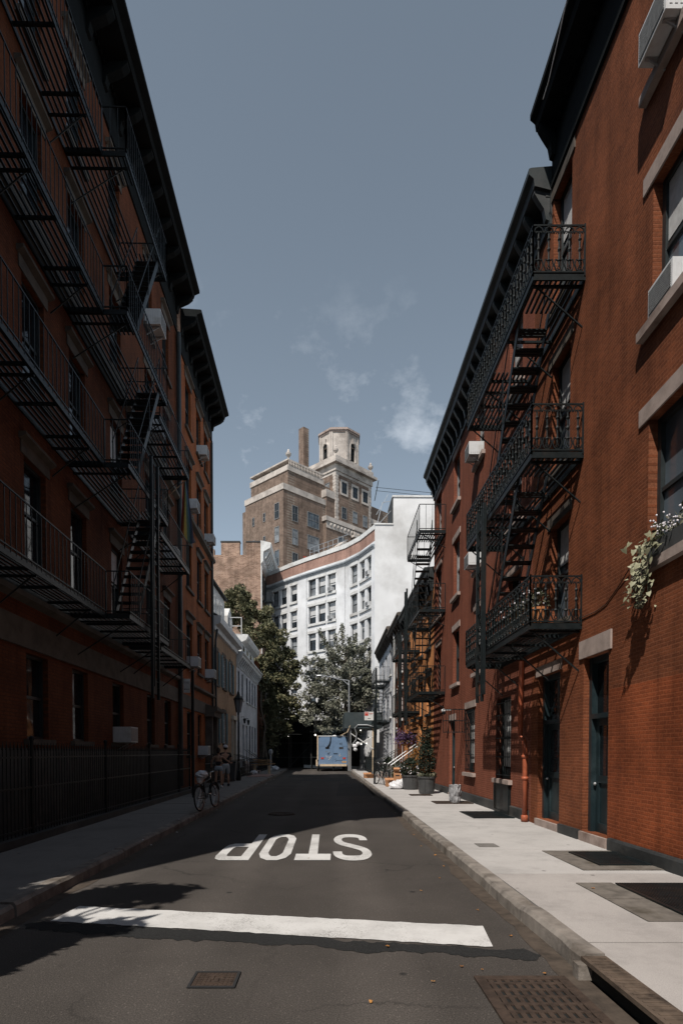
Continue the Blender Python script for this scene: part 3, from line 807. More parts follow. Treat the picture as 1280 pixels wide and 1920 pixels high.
# ================================================================== RIGHT-HAND HOUSES
def cornice(parent, f, u0, u1, top, over, frz, mat='cornice', brk=0.6, bw=0.14, name='cornice', tilt=0):
    """projecting cornice with brackets over a painted frieze board"""
    b = MB()
    b.extrude([(0.0, frz), (0.05, frz), (0.05, frz + .10), (0.03, frz + .12), (0.03, top - .42), (over * .75, top - .34), (over * .8, top - .2), (over, top - .12), (over, top - .02), (over - .04, top), (-0.3, top + .06), (-0.3, frz + .3), (0, frz + .3)], f, u0, u1)
    n = max(2, int((u1 - u0) / brk))
    for i in range(n + 1):
        u = u0 + .12 + (u1 - u0 - .24) * i / n
        b.extrude([(0.032, top - .95), (0.10, top - .92), (0.14, top - .72), (over * .55, top - .55), (over * .72, top - .42), (over * .72, top - .345), (0.032, top - .40)], f, u - bw / 2, u + bw / 2)
    # dentils
    k = int((u1 - u0) / .19)
    for i in range(k):
        u = u0 + .05 + i * .19
        fbox(b, f, u, u + .09, top - .50, top - .43, 0.031, 0.11)
    return b.build(name, mat, parent)

# ---- near house
H1 = thing('brick_house', 'nearest red painted brick house on the right with dark overhanging cornice', 'house', (4.35, 5, 0.1), 0, 'brick row houses along the right pavement')
W1 = [(6.9, 8.08, 4.2, 6.16), (6.9, 8.04, 7.42, 9.27), (6.9, 8.04, 10.6, 12.3)]
W1b = [(10.72, 11.58, 4.1, 6.0), (10.72, 11.58, 7.0, 9.1), (10.72, 11.58, 10.1, 12.3)]
D2 = (9.14, 10.04, 0.30, 3.24); D1 = (11.05, 12.2, .28, 3.2)
W0 = [(3.0, 4.1, 4.28, 6.15), (3.0, 4.1, 7.42, 9.27), (3.0, 4.1, 10.55, 12.3)]
b = wall(MB(), FR, 1.0, 12.6, 0.10, 12.85, W1 + W1b + [D2, D1] + W0, 0.22, 9)
b.build('wall', 'brickR', H1)
for q in W1: window(H1, FR, *q, rev=.2, lintel='stone', sill='stone', mull=1, lh=.23, lov=.22, curtain=.45 if q[2] > 7 and q[2] < 8 else 0, fw=.08, sh=.13, pane='glassS')
for q in W1b: window(H1, FR, *q, rev=.2, sill='stoneD', lintel='stoneD', lh=.2, fw=.07, curtain=.4, pane='glassS')
for q in W0: window(H1, FR, *q, rev=.2, sill='stone', lintel='stone', lh=.2)
cornice(H1, FR, 1.0, 11.62, 13.95, .46, 12.55, mat='corniceL', brk=2.6)
b = MB().extrude([(0.0, .10), (.07, .10), (.07, .30), (.05, .33), (0, .33)], FR, 1.0, 9.0); fbox(b, FR, 10.12, 10.98, .10, .31, 0, .06); b.build('plinth', 'plinth', H1)

def door(parent, f, u0, u1, v0, v1, trans=.9, mat='teal', lint=True, step=True, rev=.22, name='door'):
    b = MB(); vt = v1 - trans
    fbox(b, f, u0, u0 + .1, v0, v1, -rev, -rev + .12); fbox(b, f, u1 - .1, u1, v0, v1, -rev, -rev + .12)
    fbox(b, f, u0 + .1, u1 - .1, v1 - .1, v1, -rev, -rev + .11); fbox(b, f, u0 + .1, u1 - .1, vt - .08, vt, -rev, -rev + .12)
    # leaf with raised stiles
    fbox(b, f, u0 + .1, u1 - .1, v0, vt - .08, -rev - .04, -rev + .01)
    a, c = u0 + .1, u1 - .1; hm = v0 + (vt - v0) * .42
    for q in ((a, a + .1, v0, vt - .08), (c - .1, c, v0, vt - .08), (a + .1, c - .1, v0, v0 + .16), (a + .1, c - .1, hm, hm + .12), (a + .1, c - .1, vt - .2, vt - .08)): fbox(b, f, *q, -rev + .01, -rev + .04)
    d = b.build(name, mat, parent)
    p = MB(); fbox(p, f, u0 + .1, u1 - .1, vt, v1 - .1, -rev - .03, -rev + .02); p.build('transom_pane', 'glass', d)
    p = MB(); fbox(p, f, a + .1, c - .1, hm + .12, vt - .2, -rev + .011, -rev + .018); p.build('door_pane', 'glass', d)
    h = MB().ball(f.P(c - .05, hm - .02, -rev + .075), .028, 8, 6); h.build('handle', 'steel', d)
    if step:
        p = MB(); fbox(p, f, u0 - .03, u1 + .03, v0 - .17, v0 - .004, -.16, .05); p.build('threshold', 'stone', d)
    return d
dd = door(H1, FR, *D2, trans=.95)
p = MB(); fbox(p, FR, D2[0] - .1, D2[1] + .13, D2[3] + .003, D2[3] + .30, -.12, .03); p.build('lintel', 'stone', dd)

# ---- second house with the iron balconies
H2 = thing('brick_house', 'long red brick house behind the ornate iron fire escape balconies', 'house', (4.35, 18, .1), 0, 'brick row houses along the right pavement')
cols = [(13.35, 14.3), (16.6, 17.5), (19.6, 20.55), (22.8, 23.75)]
rows = [(3.98, 5.82), (6.95, 8.88), (10.05, 11.72)]
W2 = [(a, c, v, w) for (a, c) in cols for (v, w) in rows]
WB = (17.45, 18.55, 1.02, 3.0); WA = (14.0, 15.15, .98, 3.02)
DC = (20.15, 21.1, .2, 2.75)
HA = (13.95, 15.2, .14, .86)
b = wall(MB(), FR, 12.61, 24.3, .10, 12.5, W2 + [WB, WA, DC], .2, 9)
b.build('wall', 'brickR2', H2)
for q in W2: window(H2, FR, *q, rev=.19, lintel='stone', sill='stone', fw=.07, lh=.2, frame=rnd.choice(('frame', 'greyframe')), pane=rnd.choice(('glass', 'glassS')), curtain=rnd.choice((0, .3, .5)))
cornice(H2, FR, 11.66, 24.28, 12.98, .46, 11.92, brk=.55, bw=.12)
b = MB()
for a, c in ((12.7, 13.9), (15.25, 20.1), (21.15, 24.3)): b.extrude([(0, .10), (.06, .10), (.06, .36), (.04, .38), (0, .38)], FR, a, c)
b.build('plinth', 'plinth', H2)
dd = door(H1, FR, *D1, trans=.9)
p = MB(); fbox(p, FR, D1[0] - .1, D1[1] + .1, D1[3] + .003, D1[3] + .2, -.12, .02); p.build('lintel', 'stone', dd)
dd = door(H2, FR, *DC, trans=.35)
p = MB(); fbox(p, FR, DC[0] - .1, DC[1] + .1, DC[3] + .003, DC[3] + .22, -.12, .02); p.build('lintel', 'stone', dd)
p = MB(); fbox(p, FR, 20.3, 20.5, 1.32, 1.5, -.158, -.15); p.build('notice', 'white', dd)
p = MB(); fbox(p, FR, 20.32, 20.46, 1.85, 2.15, -.158, -.15); p.build('notice', 'white', dd)
def barred(q, lint):
    w = window(H2, FR, *q, rev=.19, lintel=lint, sill='stone', fw=.06, curtain=.85)
    b = MB(); u0, u1, v0, v1 = q; n = 8
    for i in range(n + 1):
        u = u0 + .05 + (u1 - u0 - .1) * i / n; b.path([FR.P(u, v0 + .03, .03), FR.P(u, v1 - .06, .03)], .009, 5)
    for v in (v0 + .1, v0 + .55, (v0 + v1) / 2, v1 - .45, v1 - .15): fbox(b, FR, u0 + .01, u1 - .01, v - .012, v + .012, .02, .04)
    b.build('window_bars', 'iron', w)
barred(WA, None); barred(WB, 'stone')
g = MB()                                                # open window grille standing out from the wall
for i in range(9):
    d = .03 + i * .085; g.path([FR.P(18.62, 2.28, d), FR.P(18.62, 3.0, d)], .009, 5)
for v in (2.28, 2.64, 3.0): fbox(g, FR, 18.60, 18.64, v - .012, v + .012, .01, .72)
g.build('open_window_grille', 'iron', H2)
b = MB(); fbox(b, FR, *HA, .012, .055)
for q in ((13.95, 14.02, .14, .86), (15.13, 15.2, .14, .86), (14.02, 15.13, .8, .86), (14.02, 15.13, .14, .2)): fbox(b, FR, *q, .055, .075)
b.build('access_panel', 'iron', H2)
# rainwater pipe
b = MB()
pl = [FR.P(13.0, 3.65, .09), FR.P(13.05, 2.2, .09), FR.P(13.0, 2.0, .1), FR.P(12.72, 1.86, .11), FR.P(12.66, 1.7, .11), FR.P(12.66, .15, .11)]
b.path(pl, .055, 10)
for v in (1.52, 1.05): b.lathe(FR.P(12.66, v, .11), [(.055, 0), (.075, .01), (.075, .06), (.055, .07)], 12)
b.lathe(FR.P(12.66, .15, .11), [(.075, 0), (.075, .12), (.055, .14)], 12)
b.build('rainwater_pipe', 'pipe', H2, smooth=True)

# ---- further houses
H3 = thing('brick_house', 'orange painted brick house between the red house and the white trimmed one', 'house', (4.35, 27.5, .1), 0, 'brick row houses along the right pavement')
W3 = [(a, a + .95, v, v + 1.6) for a in (25.0, 27.1, 29.3, 31.7) for v in (3.3, 6.1)]
W3 += [(a, a + .95, .75, 2.3) for a in (25.0, 29.3, 31.7)]; D3 = (27.0, 28.0, 1.1, 3.0)
wall(MB(), FR, 24.32, 33.5, .10, 8.6, W3 + [D3], .18, 9).build('wall', 'brickO', H3)
for q in W3: window(H3, FR, *q, sill='cornice', lintel='cornice', crown=.16)
door(H3, FR, *D3, trans=.4); cornice(H3, FR, 24.32, 33.48, 9.25, .42, 8.45, brk=.7)
H4 = thing('brick_house', 'red brick house with white trimmed windows and white pipe, third from the corner house', 'house', (4.35, 35, .1), 0, 'brick row houses along the right pavement')
W4 = [(a, a + 1.0, v, v + 1.75) for a in (34.4, 37.3) for v in (3.6, 6.4)]
W4 += [(a, a + 1.0, .9, 2.9) for a in (37.3,)]; D4 = (34.4, 35.4, 1.0, 3.1)
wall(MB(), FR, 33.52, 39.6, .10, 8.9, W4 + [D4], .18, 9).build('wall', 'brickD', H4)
for q in W4: window(H4, FR, *q, frame='wframe', sill='white', lintel='white', crown=.14)
door(H4, FR, *D4, trans=.5, mat='white'); cornice(H4, FR, 33.52, 39.58, 9.6, .45, 8.7, mat='stoneD', brk=.8)
MB().path([FR.P(37.0, 9.2, .2), FR.P(37.0, .2, .2)], .07, 8).build('rainwater_pipe', 'white', H4)
H5 = thing('white_row_house', 'white painted row house at the far end of the right pavement', 'house', (4.35, 45, .1), 0, 'brick row houses along the right pavement')
W5 = [(a, a + 1.0, v, v + 1.75) for a in (40.6, 43.6, 46.6) for v in (1.2, 4.1, 7.0)]
wall(MB(), FR, 39.62, 50.0, .10, 9.6, W5, .18, 9).build('wall', 'brickW', H5)
for q in W5: window(H5, FR, *q, sill='white', lintel='white')
cornice(H5, FR, 39.62, 49.98, 10.1, .45, 9.3, mat='stoneD', brk=.8)

# ================================================================== LEFT-HAND HOUSES
lrows = [(5.3, 7.25), (8.65, 10.65), (12.0, 14.05), (15.35, 17.35)]
L1 = thing('tenement', 'tall shadowed red brick tenement on the left hung with iron fire escapes', 'building', (-5.9, 12, .1))
c1 = [(3.2, 4.1), (5.6, 6.6), (8.6, 9.6), (11.2, 12.1), (13.3, 14.2), (15.9, 16.8), (19.1, 20.0), (21.3, 22.2)]
WL = [(a, c, v, w) for a, c in c1 for v, w in lrows]
GL = [(a, c, 1.9, 3.55) for a, c in c1[1:]] 
b = wall(MB(), FL, 2.6, 23.5, .10, 18.3, WL + GL, .2, 10)
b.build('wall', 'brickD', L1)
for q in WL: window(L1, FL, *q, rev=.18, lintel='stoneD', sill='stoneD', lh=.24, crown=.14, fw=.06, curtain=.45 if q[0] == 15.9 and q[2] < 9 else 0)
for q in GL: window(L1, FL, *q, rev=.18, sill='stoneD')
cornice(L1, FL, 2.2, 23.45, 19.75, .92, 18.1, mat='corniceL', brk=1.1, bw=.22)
b = MB(); fbox(b, FL, 2.65, 23.48, .1, 1.72, .004, .10); b.build('plinth', 'plinth', L1)  # dark sheet added as the shade behind the fence
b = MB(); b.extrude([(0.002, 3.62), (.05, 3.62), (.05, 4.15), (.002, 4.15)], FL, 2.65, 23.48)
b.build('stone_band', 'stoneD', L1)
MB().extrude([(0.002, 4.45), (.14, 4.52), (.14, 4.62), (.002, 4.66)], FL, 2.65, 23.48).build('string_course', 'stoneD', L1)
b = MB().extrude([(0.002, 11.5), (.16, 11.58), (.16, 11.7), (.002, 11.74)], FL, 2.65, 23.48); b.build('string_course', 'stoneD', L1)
MB().path([FL.P(23.3, 18, .12), FL.P(23.3, .3, .12)], .09, 8).build('rainwater_pipe', 'cornice', L1)

L2 = thing('tenement', 'narrower red brick tenement on the left beyond the fire escapes', 'building', (-6, 27, .1))
c2 = [(24.95, 26.05), (27.2, 28.2), (29.0, 30.0)]
WL2 = [(a, c, v, w) for a, c in c2 for v, w in lrows]
GL2 = [(24.95, 26.05, 1.5, 3.4), (27.2, 28.1, 1.5, 3.4)]
DL2 = (29.2, 30.3, .9, 3.2)
b = wall(MB(), FL, 23.52, 31.15, .10, 18.0, WL2 + GL2 + [DL2], .2, 10)
b.build('wall', 'brickD2', L2)
for q in WL2: window(L2, FL, *q, rev=.18, lintel='stoneD', sill='stoneD', lh=.24, crown=.14)
for q in GL2: window(L2, FL, *q, rev=.18, sill='stoneD')
cornice(L2, FL, 23.9, 31.13, 19.35, .9, 17.8, mat='corniceL', brk=.85, bw=.2)
b = MB(); b.extrude([(.002, 3.5), (.05, 3.5), (.05, 4.05), (.002, 4.05)], FL, 23.6, 31.13); b.build('stone_band', 'stoneD', L2)
MB().extrude([(.002, 4.45), (.16, 4.52), (.16, 4.62), (.002, 4.66)], FL, 23.6, 31.13).build('string_course', 'stoneD', L2)
MB().extrude([(.002, 11.5), (.18, 11.58), (.18, 11.72), (.002, 11.78)], FL, 23.6, 31.13).build('string_course', 'stoneD', L2)
dd = door(L2, FL, *DL2, trans=.5, mat='teal')
b = MB()
for u in (28.95, 30.35): fbox(b, FL, u, u + .3, .5, 3.4, .003, .35)
b.extrude([(.003, 3.4), (.5, 3.4), (.5, 3.6), (.62, 3.7), (.62, 3.85), (.003, 4.0)], FL, 28.8, 30.8)
b.build('door_surround', 'stoneD', L2)
b = MB(); fbox(b, FL, 23.42, 23.9, 17.35, 19.62, -.45, .06); b.build('party_wall_pier', M['brickB'], L2)
MB().path([FL.P(30.7, 17.6, .08), FL.P(30.7, .3, .08)], .06, 8).build('rainwater_pipe', 'cornice', L2)

# ---- tan brick house with shutters
L3 = thing('shuttered_house', 'low tan brick house with blue green shutters and white dormers', 'house', (-6.1, 35, .1))
fl = Fac((-6.1, 0, 0), (0, 1, 0), (1, 0, 0))
c3 = [(31.75, 32.65), (34.1, 35.05), (36.6, 37.5)]
W3 = [(a, c, v, w) for a, c in c3 for v, w in ((5.35, 7.2), (2.15, 3.95))][:6]
W3 = [q for q in W3 if not (q[0] == 36.6 and q[2] < 4)]
D3 = (37.3, 38.3, .5, 3.6)
wall(MB(), fl, 31.2, 39.2, .10, 8.3, W3 + [D3], .15, 8).build('wall', 'brickT', L3)
for q in W3:
    w = window(L3, fl, *q, rev=.13, frame='wframe', lintel='stoneD', sill='stoneD', mull=1, rails=(.5, .25, .75))
    for u in (q[0] - .52, q[1] + .02):
        b = MB(); fbox(b, fl, u, u + .5, q[2], q[3], .012, .05)
        for k in range(14):
            v = q[2] + .08 + k * (q[3] - q[2] - .16) / 14; fbox(b, fl, u + .06, u + .44, v, v + .05, .05, .062)
        b.build('shutter', 'shutter', L3)
dd = door(L3, fl, *D3, trans=.6, mat='cream')
b = MB(); fbox(b, fl, 37.1, 37.28, .4, 3.7, .003, .12); fbox(b, fl, 38.32, 38.5, .4, 3.7, .003, .12); fbox(b, fl, 37.0, 38.6, 3.7, 3.95, .003, .18); b.build('door_surround', 'cream', L3)
b = MB().extrude([(.002, 8.1), (.12, 8.15), (.14, 8.4), (.42, 8.5), (.45, 8.85), (.40, 8.88), (-.4, 8.9), (-.4, 8.3), (.002, 8.3)], fl, 31.22, 39.2)
b.build('eaves', 'white', L3)
b = MB().extrude([(.30, 8.9), (-3.5, 11.2), (-7.5, 8.9)], fl, 31.22, 39.18); b.build('roof', 'roof', L3)
MB().path([fl.P(31.45, 8.2, .2), fl.P(31.4, 7.6, .12), fl.P(31.4, .3, .12)], .06, 8).build('rainwater_pipe', 'cornice', L3)
b = MB(); fbox(b, fl, 31.6, 35.6, 8.92, 10.75, -2.6, -.15); d = b.build('dormer', 'white', L3)
for u in (31.9, 33.0, 34.1):
    c = MB(); fbox(c, fl, u, u + .8, 9.2, 10.35, -.148, -.14); c.build('dormer_pane', 'glassB', d)
c = MB(); fbox(c, fl, 31.45, 35.75, 10.76, 10.88, -2.7, .02); c.build('dormer_roof', 'roof', d)
b = MB(); fbox(b, fl, 36.6, 38.4, 8.92, 10.1, -2.4, -.12)
b.hexa([fl.P(36.6, 10.102, -2.4), fl.P(38.4, 10.102, -2.4), fl.P(38.4, 10.102, -.12), fl.P(36.6, 10.102, -.12), fl.P(37.45, 10.75, -2.4), fl.P(37.55, 10.75, -2.4), fl.P(37.55, 10.75, -.12), fl.P(37.45, 10.75, -.12)])
d = b.build('dormer', 'white', L3)
c = MB(); fbox(c, fl, 37.0, 38.0, 9.0, 10.05, -.118, -.11); c.build('dormer_pane', 'glass', d)
c = MB()
for q in ((0, .05, 9.0, 10.1), (.75, .8, 9.0, 10.1)): c.obox(fl.P(37.0, (q[2] + q[3]) / 2, -.1 + (q[0] + q[1]) / 2), (0, .025, 0), (.025, 0, 0), (0, 0, .55))
for v in (9.02, 9.55, 10.08): c.obox(fl.P(37.0, v, .3), (0, .022, 0), (.4, 0, 0), (0, 0, .022))
c.build('open_casement', 'wframe', d)

# ---- white painted house
L4 = thing('white_house', 'white painted brick house with bracketed cornice beside the vines', 'house', (-6.1, 45, .1))
c4 = [39.9, 41.6, 43.9, 45.5, 47.1, 48.8]
W4 = [(a, a + .8, v, w) for a in c4 for v, w in ((5.4, 7.2),)] + [(a, a + .8, 1.6, 3.7) for a in (39.9, 45.5, 47.1, 48.8)]
D4 = [(41.9, 42.8, 1.0, 3.6), (43.6, 44.5, 1.0, 3.6)]
wall(MB(), fl, 39.22, 50.6, .10, 7.9, W4 + D4, .15, 8).build('wall', 'brickW', L4)
for q in W4: window(L4, fl, *q, rev=.13, sill='white', lh=.15)
for q in D4: door(L4, fl, *q, trans=.5, mat='white')
cornice(L4, fl, 39.22, 50.58, 8.35, .5, 7.4, mat='white', brk=.75, bw=.2)
b = MB(); fbox(b, fl, 43.2, 50.5, 8.42, 10.0, -4, -.25); d = b.build('attic_storey', 'white', L4)
c = MB().extrude([(-.25, 9.7), (.1, 9.85), (.25, 10.1), (.25, 10.25), (-1, 10.3), (-1, 9.7)], fl, 43.1, 50.55); c.build('attic_cornice', 'white', d)
for u in (44, 46, 48):
    c = MB(); fbox(c, fl, u, u + .8, 8.6, 9.6, -.248, -.24); c.build('attic_pane', 'glass', d)
for u in (41.2, 43.2):
    o = thing('wall_lantern', 'small black lantern on a bracket beside a white house door, ' + ('nearer' if u < 42 else 'farther') + ' of the two', 'lantern', fl.P(u, 3.9, 0), 0, 'wall lanterns on the white house')
    MB().path([fl.P(u, 4.1, .0), fl.P(u, 4.12, .2), fl.P(u, 4.0, .25)], .015, 5).build('bracket', 'iron', o)
    MB().lathe(fl.P(u, 3.65, .25), [(.05, 0), (.1, .28), (.13, .3), (.02, .38)], 6).build('lamp_housing', 'iron', o)

# ---- house swallowed by vines at the corner
L5 = thing('vine_covered_house', 'dark corner house almost hidden behind hanging vines', 'house', (-6.1, 54, .1))
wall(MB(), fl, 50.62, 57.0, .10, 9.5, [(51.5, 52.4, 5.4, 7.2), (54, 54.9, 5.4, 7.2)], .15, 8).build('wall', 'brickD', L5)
for q in [(51.5, 52.4, 5.4, 7.2), (54, 54.9, 5.4, 7.2)]: window(L5, fl, *q)

# ================================================================== FIRE ESCAPES
def fbar(mb, f, a, c, r=.012, n=4): return mb.tube(f.P(*a), f.P(*c), r, n)
def platform(f, u0, u1, v, dep, hole=None, pitch=.085, cross=.95):
    """slatted floor with an edge channel; hole = (u0, u1, d0, d1) left open for the stair"""
    b = MB()
    for q in ((u0, u1, dep - .03, dep), (u0, u1, .0, .03)): fbox(b, f, q[0], q[1], v - .10, v + .012, q[2], q[3])
    for q in ((u0, u0 + .03), (u1 - .03, u1)): fbox(b, f, q[0], q[1], v - .098, v + .010, .03, dep - .03)
    n = int((dep - .06) / pitch)
    for i in range(n):
        d = .05 + (dep - .1) * (i + .5) / n
        segs = [(u0 + .03, u1 - .03)]
        if hole and hole[2] < d < hole[3]: segs = [(u0 + .03, hole[0]), (hole[1], u1 - .03)]
        for a, c in segs:
            if c > a: fbox(b, f, a, c, v - .02, v + .004, d - .019, d + .019)
    k = max(2, int((u1 - u0) / cross) + 1)
    for i in range(1, k):
        u = u0 + (u1 - u0) * i / k
        if hole and hole[0] < u < hole[1]: continue
        fbox(b, f, u - .025, u + .025, v - .07, v - .022, .03, dep - .03)
    return b
def brackets(f, us, v, dep, drop=.75, parent=None):
    for u in us:                                          # each bracket a part of its own
        b = MB().path([f.P(u, v - .11, dep - .08), f.P(u, v - drop, .0)], .016, 5)
        fbox(b, f, u - .02, u + .02, v - .14, v - .1, 0, dep - .02)
        b.build('bracket', 'iron', parent)
def plain_rail(f, pts, v, h, sp=.15, r=.009):
    """pts: list of (u, d) corners"""
    b = MB()
    for (ua, da), (uc, dc) in zip(pts, pts[1:]):
        for z in (v + .06, v + h): b.tube(f.P(ua, z, da), f.P(uc, z, dc), .016, 4)
        Ln = math.hypot(uc - ua, dc - da); n = max(1, round(Ln / sp))
        for i in range(n + 1):
            t = i / n; u, d = ua + (uc - ua) * t, da + (dc - da) * t
            rr = .016 if i in (0, n) else r
            b.tube(f.P(u, v - .02, d), f.P(u, v + h, d), rr, 4)
    return b
def ornate_rail(f, pts, v, h, sp=.185):
    b = MB()
    for (ua, da), (uc, dc) in zip(pts, pts[1:]):
        for z in (v + .03, v + h): b.tube(f.P(ua, z, da), f.P(uc, z, dc), .017, 4)
        b.tube(f.P(ua, v + h - .10, da), f.P(uc, v + h - .10, dc), .007, 4)
        Ln = math.hypot(uc - ua, dc - da); n = max(1, round(Ln / sp)); du, dd = (uc - ua) / n, (dc - da) / n
        for c in ((ua, da), (uc, dc)): b.tube(f.P(c[0], v - .03, c[1]), f.P(c[0], v + h + .03, c[1]), .016, 4)
        for i in range(n):
            u, d = ua + du * (i + .5), da + dd * (i + .5)
            P = lambda z, s=0.0: f.P(u + du * s, v + z, d + dd * s)
            # turned cast post
            b.path([P(.14), P(.20), P(.22), P(.25), P(.36), P(.40), P(.44), P(.54), P(.57), P(.60), P(.66)], [.014, .020, .034, .017, .015, .032, .015, .017, .033, .016, .014], 5)
            # pointed arch above
            b.path([P(h - .13, -.5), P(h - .05, -.32), P(h - .015, 0), P(h - .05, .32), P(h - .13, .5)], .0125, 4, False)
            b.path([P(.66), P(h - .10, -.16), P(h - .13, -.3)], .011, 4, False); b.path([P(.66), P(h - .10, .16), P(h - .13, .3)], .011, 4, False)
            # lyre scroll below
            b.path([P(.22, -.08), P(.24, -.34), P(.15, -.46), P(.07, -.30), P(.04, 0), P(.07, .30), P(.15, .46), P(.24, .34), P(.22, .08)], .0125, 4, False)
            b.path([P(.14), P(.10, -.14), P(.06, 0), P(.10, .14), P(.14)], .011, 4, False)
    return b
def stair(f, u_top, v_top, u_bot, v_bot, d0, d1, rail=True, step=.24):
    """straight iron flight: stringers with open treads"""
    b = MB()
    for d in (d0, d1):
        a, c = f.P(u_top, v_top, d), f.P(u_bot, v_bot, d)
        ax = (c - a) * .5; up = f.n.cross(ax).normalized() * .07
        b.obox((a + c) / 2, ax, f.n * .008, up)
    n = int((v_top - v_bot) / step)
    for i in range(1, n):
        t = i / n; u, v = u_top + (u_bot - u_top) * t, v_top + (v_bot - v_top) * t
        for o in (-.08, 0, .08): fbox(b, f, u + o - .028, u + o + .028, v - .012, v + .012, d0 + .008, d1 - .008)
    if rail:
        for d in (d0 - .02, d1 + .02):
            hi, lo = f.P(u_top, v_top + .85, d), f.P(u_bot, v_bot + .85, d)
            b.tube(hi, lo, .014, 4)
            for t in (.02, .5, .97): b.tube(f.P(u_top + (u_bot - u_top) * t, v_top + (v_bot - v_top) * t, d), f.P(u_top + (u_bot - u_top) * t, v_top + (v_bot - v_top) * t + .85, d), .011, 4)
    return b
def ladder(f, u, d, v0, v1, w=.38, guide=None):
    b = MB()
    for s in (-w / 2, w / 2): fbox(b, f, u + s - .012, u + s + .012, v0, v1, d - .035, d + .035)
    n = int((v1 - v0) / .3)
    for i in range(n): b.tube(f.P(u - w / 2, v0 + .15 + i * .3, d), f.P(u + w / 2, v0 + .15 + i * .3, d), .011, 5)
    if guide:
        for s in (-w / 2 - .07, w / 2 + .07): fbox(b, f, u + s - .025, u + s + .025, guide[0], guide[1], d - .05, d + .02)
    return b

# ---- ornate balconies on the right
E1 = thing('fire_escape', 'black cast iron fire escape with ornate balcony railings', 'fire escape', (4.0, 12.3, 3.7), 0, 'iron fire escapes')
U0, U1, DP = 10.12, 14.8, .89
for k, v in enumerate((3.86, 6.76, 9.73)):
    hole = (11.0, 12.7, .25, .85) if k else None
    platform(FR, U0, U1, v, DP, hole).build('platform', 'iron', E1)
    ornate_rail(FR, [(U0, .02), (U0, DP), (U1, DP), (U1, .02)], v, .80).build('railing', 'iron', E1)
    brackets(FR, (U0 + .12, 11.6, 13.2, U1 - .12), v, DP, .8, parent=E1)
stair(FR, 11.0, 9.72, 12.95, 6.78, .3, .82).build('stair', 'iron', E1)
stair(FR, 11.0, 6.75, 12.95, 3.88, .3, .82).build('stair', 'iron', E1)
ladder(FR, 13.0, DP + .12, 2.75, 6.9, .40, (2.9, 7.0)).build('drop_ladder', 'iron', E1)

# ---- plain fire escapes on the right
def simple_escape(label, f, u0, u1, levels, dep, u_a, u_b, h=.95, lad=None, drop=.6, group='iron fire escapes', sp=.24, base=None):
    t = thing('fire_escape', label, 'fire escape', base or f.P((u0 + u1) / 2, levels[0], dep / 2), 0, group)
    for k, v in enumerate(levels):
        platform(f, u0, u1, v, dep, (min(u_a, u_b), max(u_a, u_b) - .3, .3, .9) if k else None, .09).build('platform', 'iron', t)
        plain_rail(f, [(u0, .02), (u0, dep), (u1, dep), (u1, .02)], v, h, sp).build('railing', 'iron', t)
        brackets(f, (u0 + .1, u1 - .1), v, dep, drop, parent=t)
        if k: stair(f, u_a, v, u_b, levels[k - 1], .32, .86).build('stair', 'iron', t)
    if lad: ladder(f, *lad).build('drop_ladder', 'iron', t)
    return t
simple_escape('plain black iron fire escape where red and orange houses meet', FR, 21.9, 25.2, (3.9, 6.95, 9.85), .98, 23.1, 24.9, lad=(25.4, 1.02, 3.0, 8.2, .4, (2.8, 8.6)))
simple_escape('plain black iron fire escape across the orange painted house', FR, 28.0, 31.1, (3.6, 6.5), .98, 29.2, 30.8, lad=(27.6, 1.0, 2.9, 6.9, .4, (2.8, 7.2)))
simple_escape('plain black iron fire escape on the far white row house', FR, 41.5, 46, (3.8, 6.7), 1.0, 42.6, 44.5, lad=(41.2, 1.0, 3.0, 7, .4, (2.8, 7.5)))

# ---- the big dark escape on the left tenement
E2 = thing('fire_escape', 'long dark iron fire escape with four tiers of balconies on the left tenement', 'fire escape', FL.P(12, 4.7, .5), 0, 'iron fire escapes')
lv = (4.75, 8.1, 11.45, 14.88)
for k, v in enumerate(lv):
    platform(FL, 4.2, 13.2, v, .80, None, .10, 1.15).build('platform', 'iron', E2)
    plain_rail(FL, [(4.2, .8), (13.2, .8)], v, .95, .17).build('railing', 'iron', E2)
    brackets(FL, (5, 7.5, 10, 12.4), v, .8, .7, parent=E2)
    platform(FL, 13.23, 16.7, v, 1.32, (14.0, 15.9, .75, 1.25) if k else None, .10, .9).build('platform', 'iron', E2)
    plain_rail(FL, [(13.23, .8), (13.23, 1.32), (16.7, 1.32), (16.7, .02)], v, .95, .15).build('railing', 'iron', E2)
    brackets(FL, (13.5, 16.4), v, 1.3, .9, parent=E2)
    if k: stair(FL, 16.1, v, 14.0, lv[k - 1], .72, 1.26).build('stair', 'iron', E2)
ladder(FL, 15.0, 1.42, 3.3, 8.6, .42, (3.0, 9.0)).build('drop_ladder', 'iron', E2)
# ---- shorter balconies beyond it on the same wall
E3 = thing('fire_escape', 'short dark iron balconies with vertical bars beyond the long left fire escape', 'fire escape', FL.P(20.5, 4.7, .5), 0, 'iron fire escapes')
for k, v in enumerate((4.75, 8.1, 11.45)):
    platform(FL, 17.3, 21.2, v, .95, None, .10, .9).build('platform', 'iron', E3)
    plain_rail(FL, [(17.3, .02), (17.3, .95), (21.2, .95), (21.2, .02)], v, .95, .16).build('railing', 'iron', E3)
    brackets(FL, (17.6, 20.9), v, .95, .8, parent=E3)
# ---- far escape on the weathered building

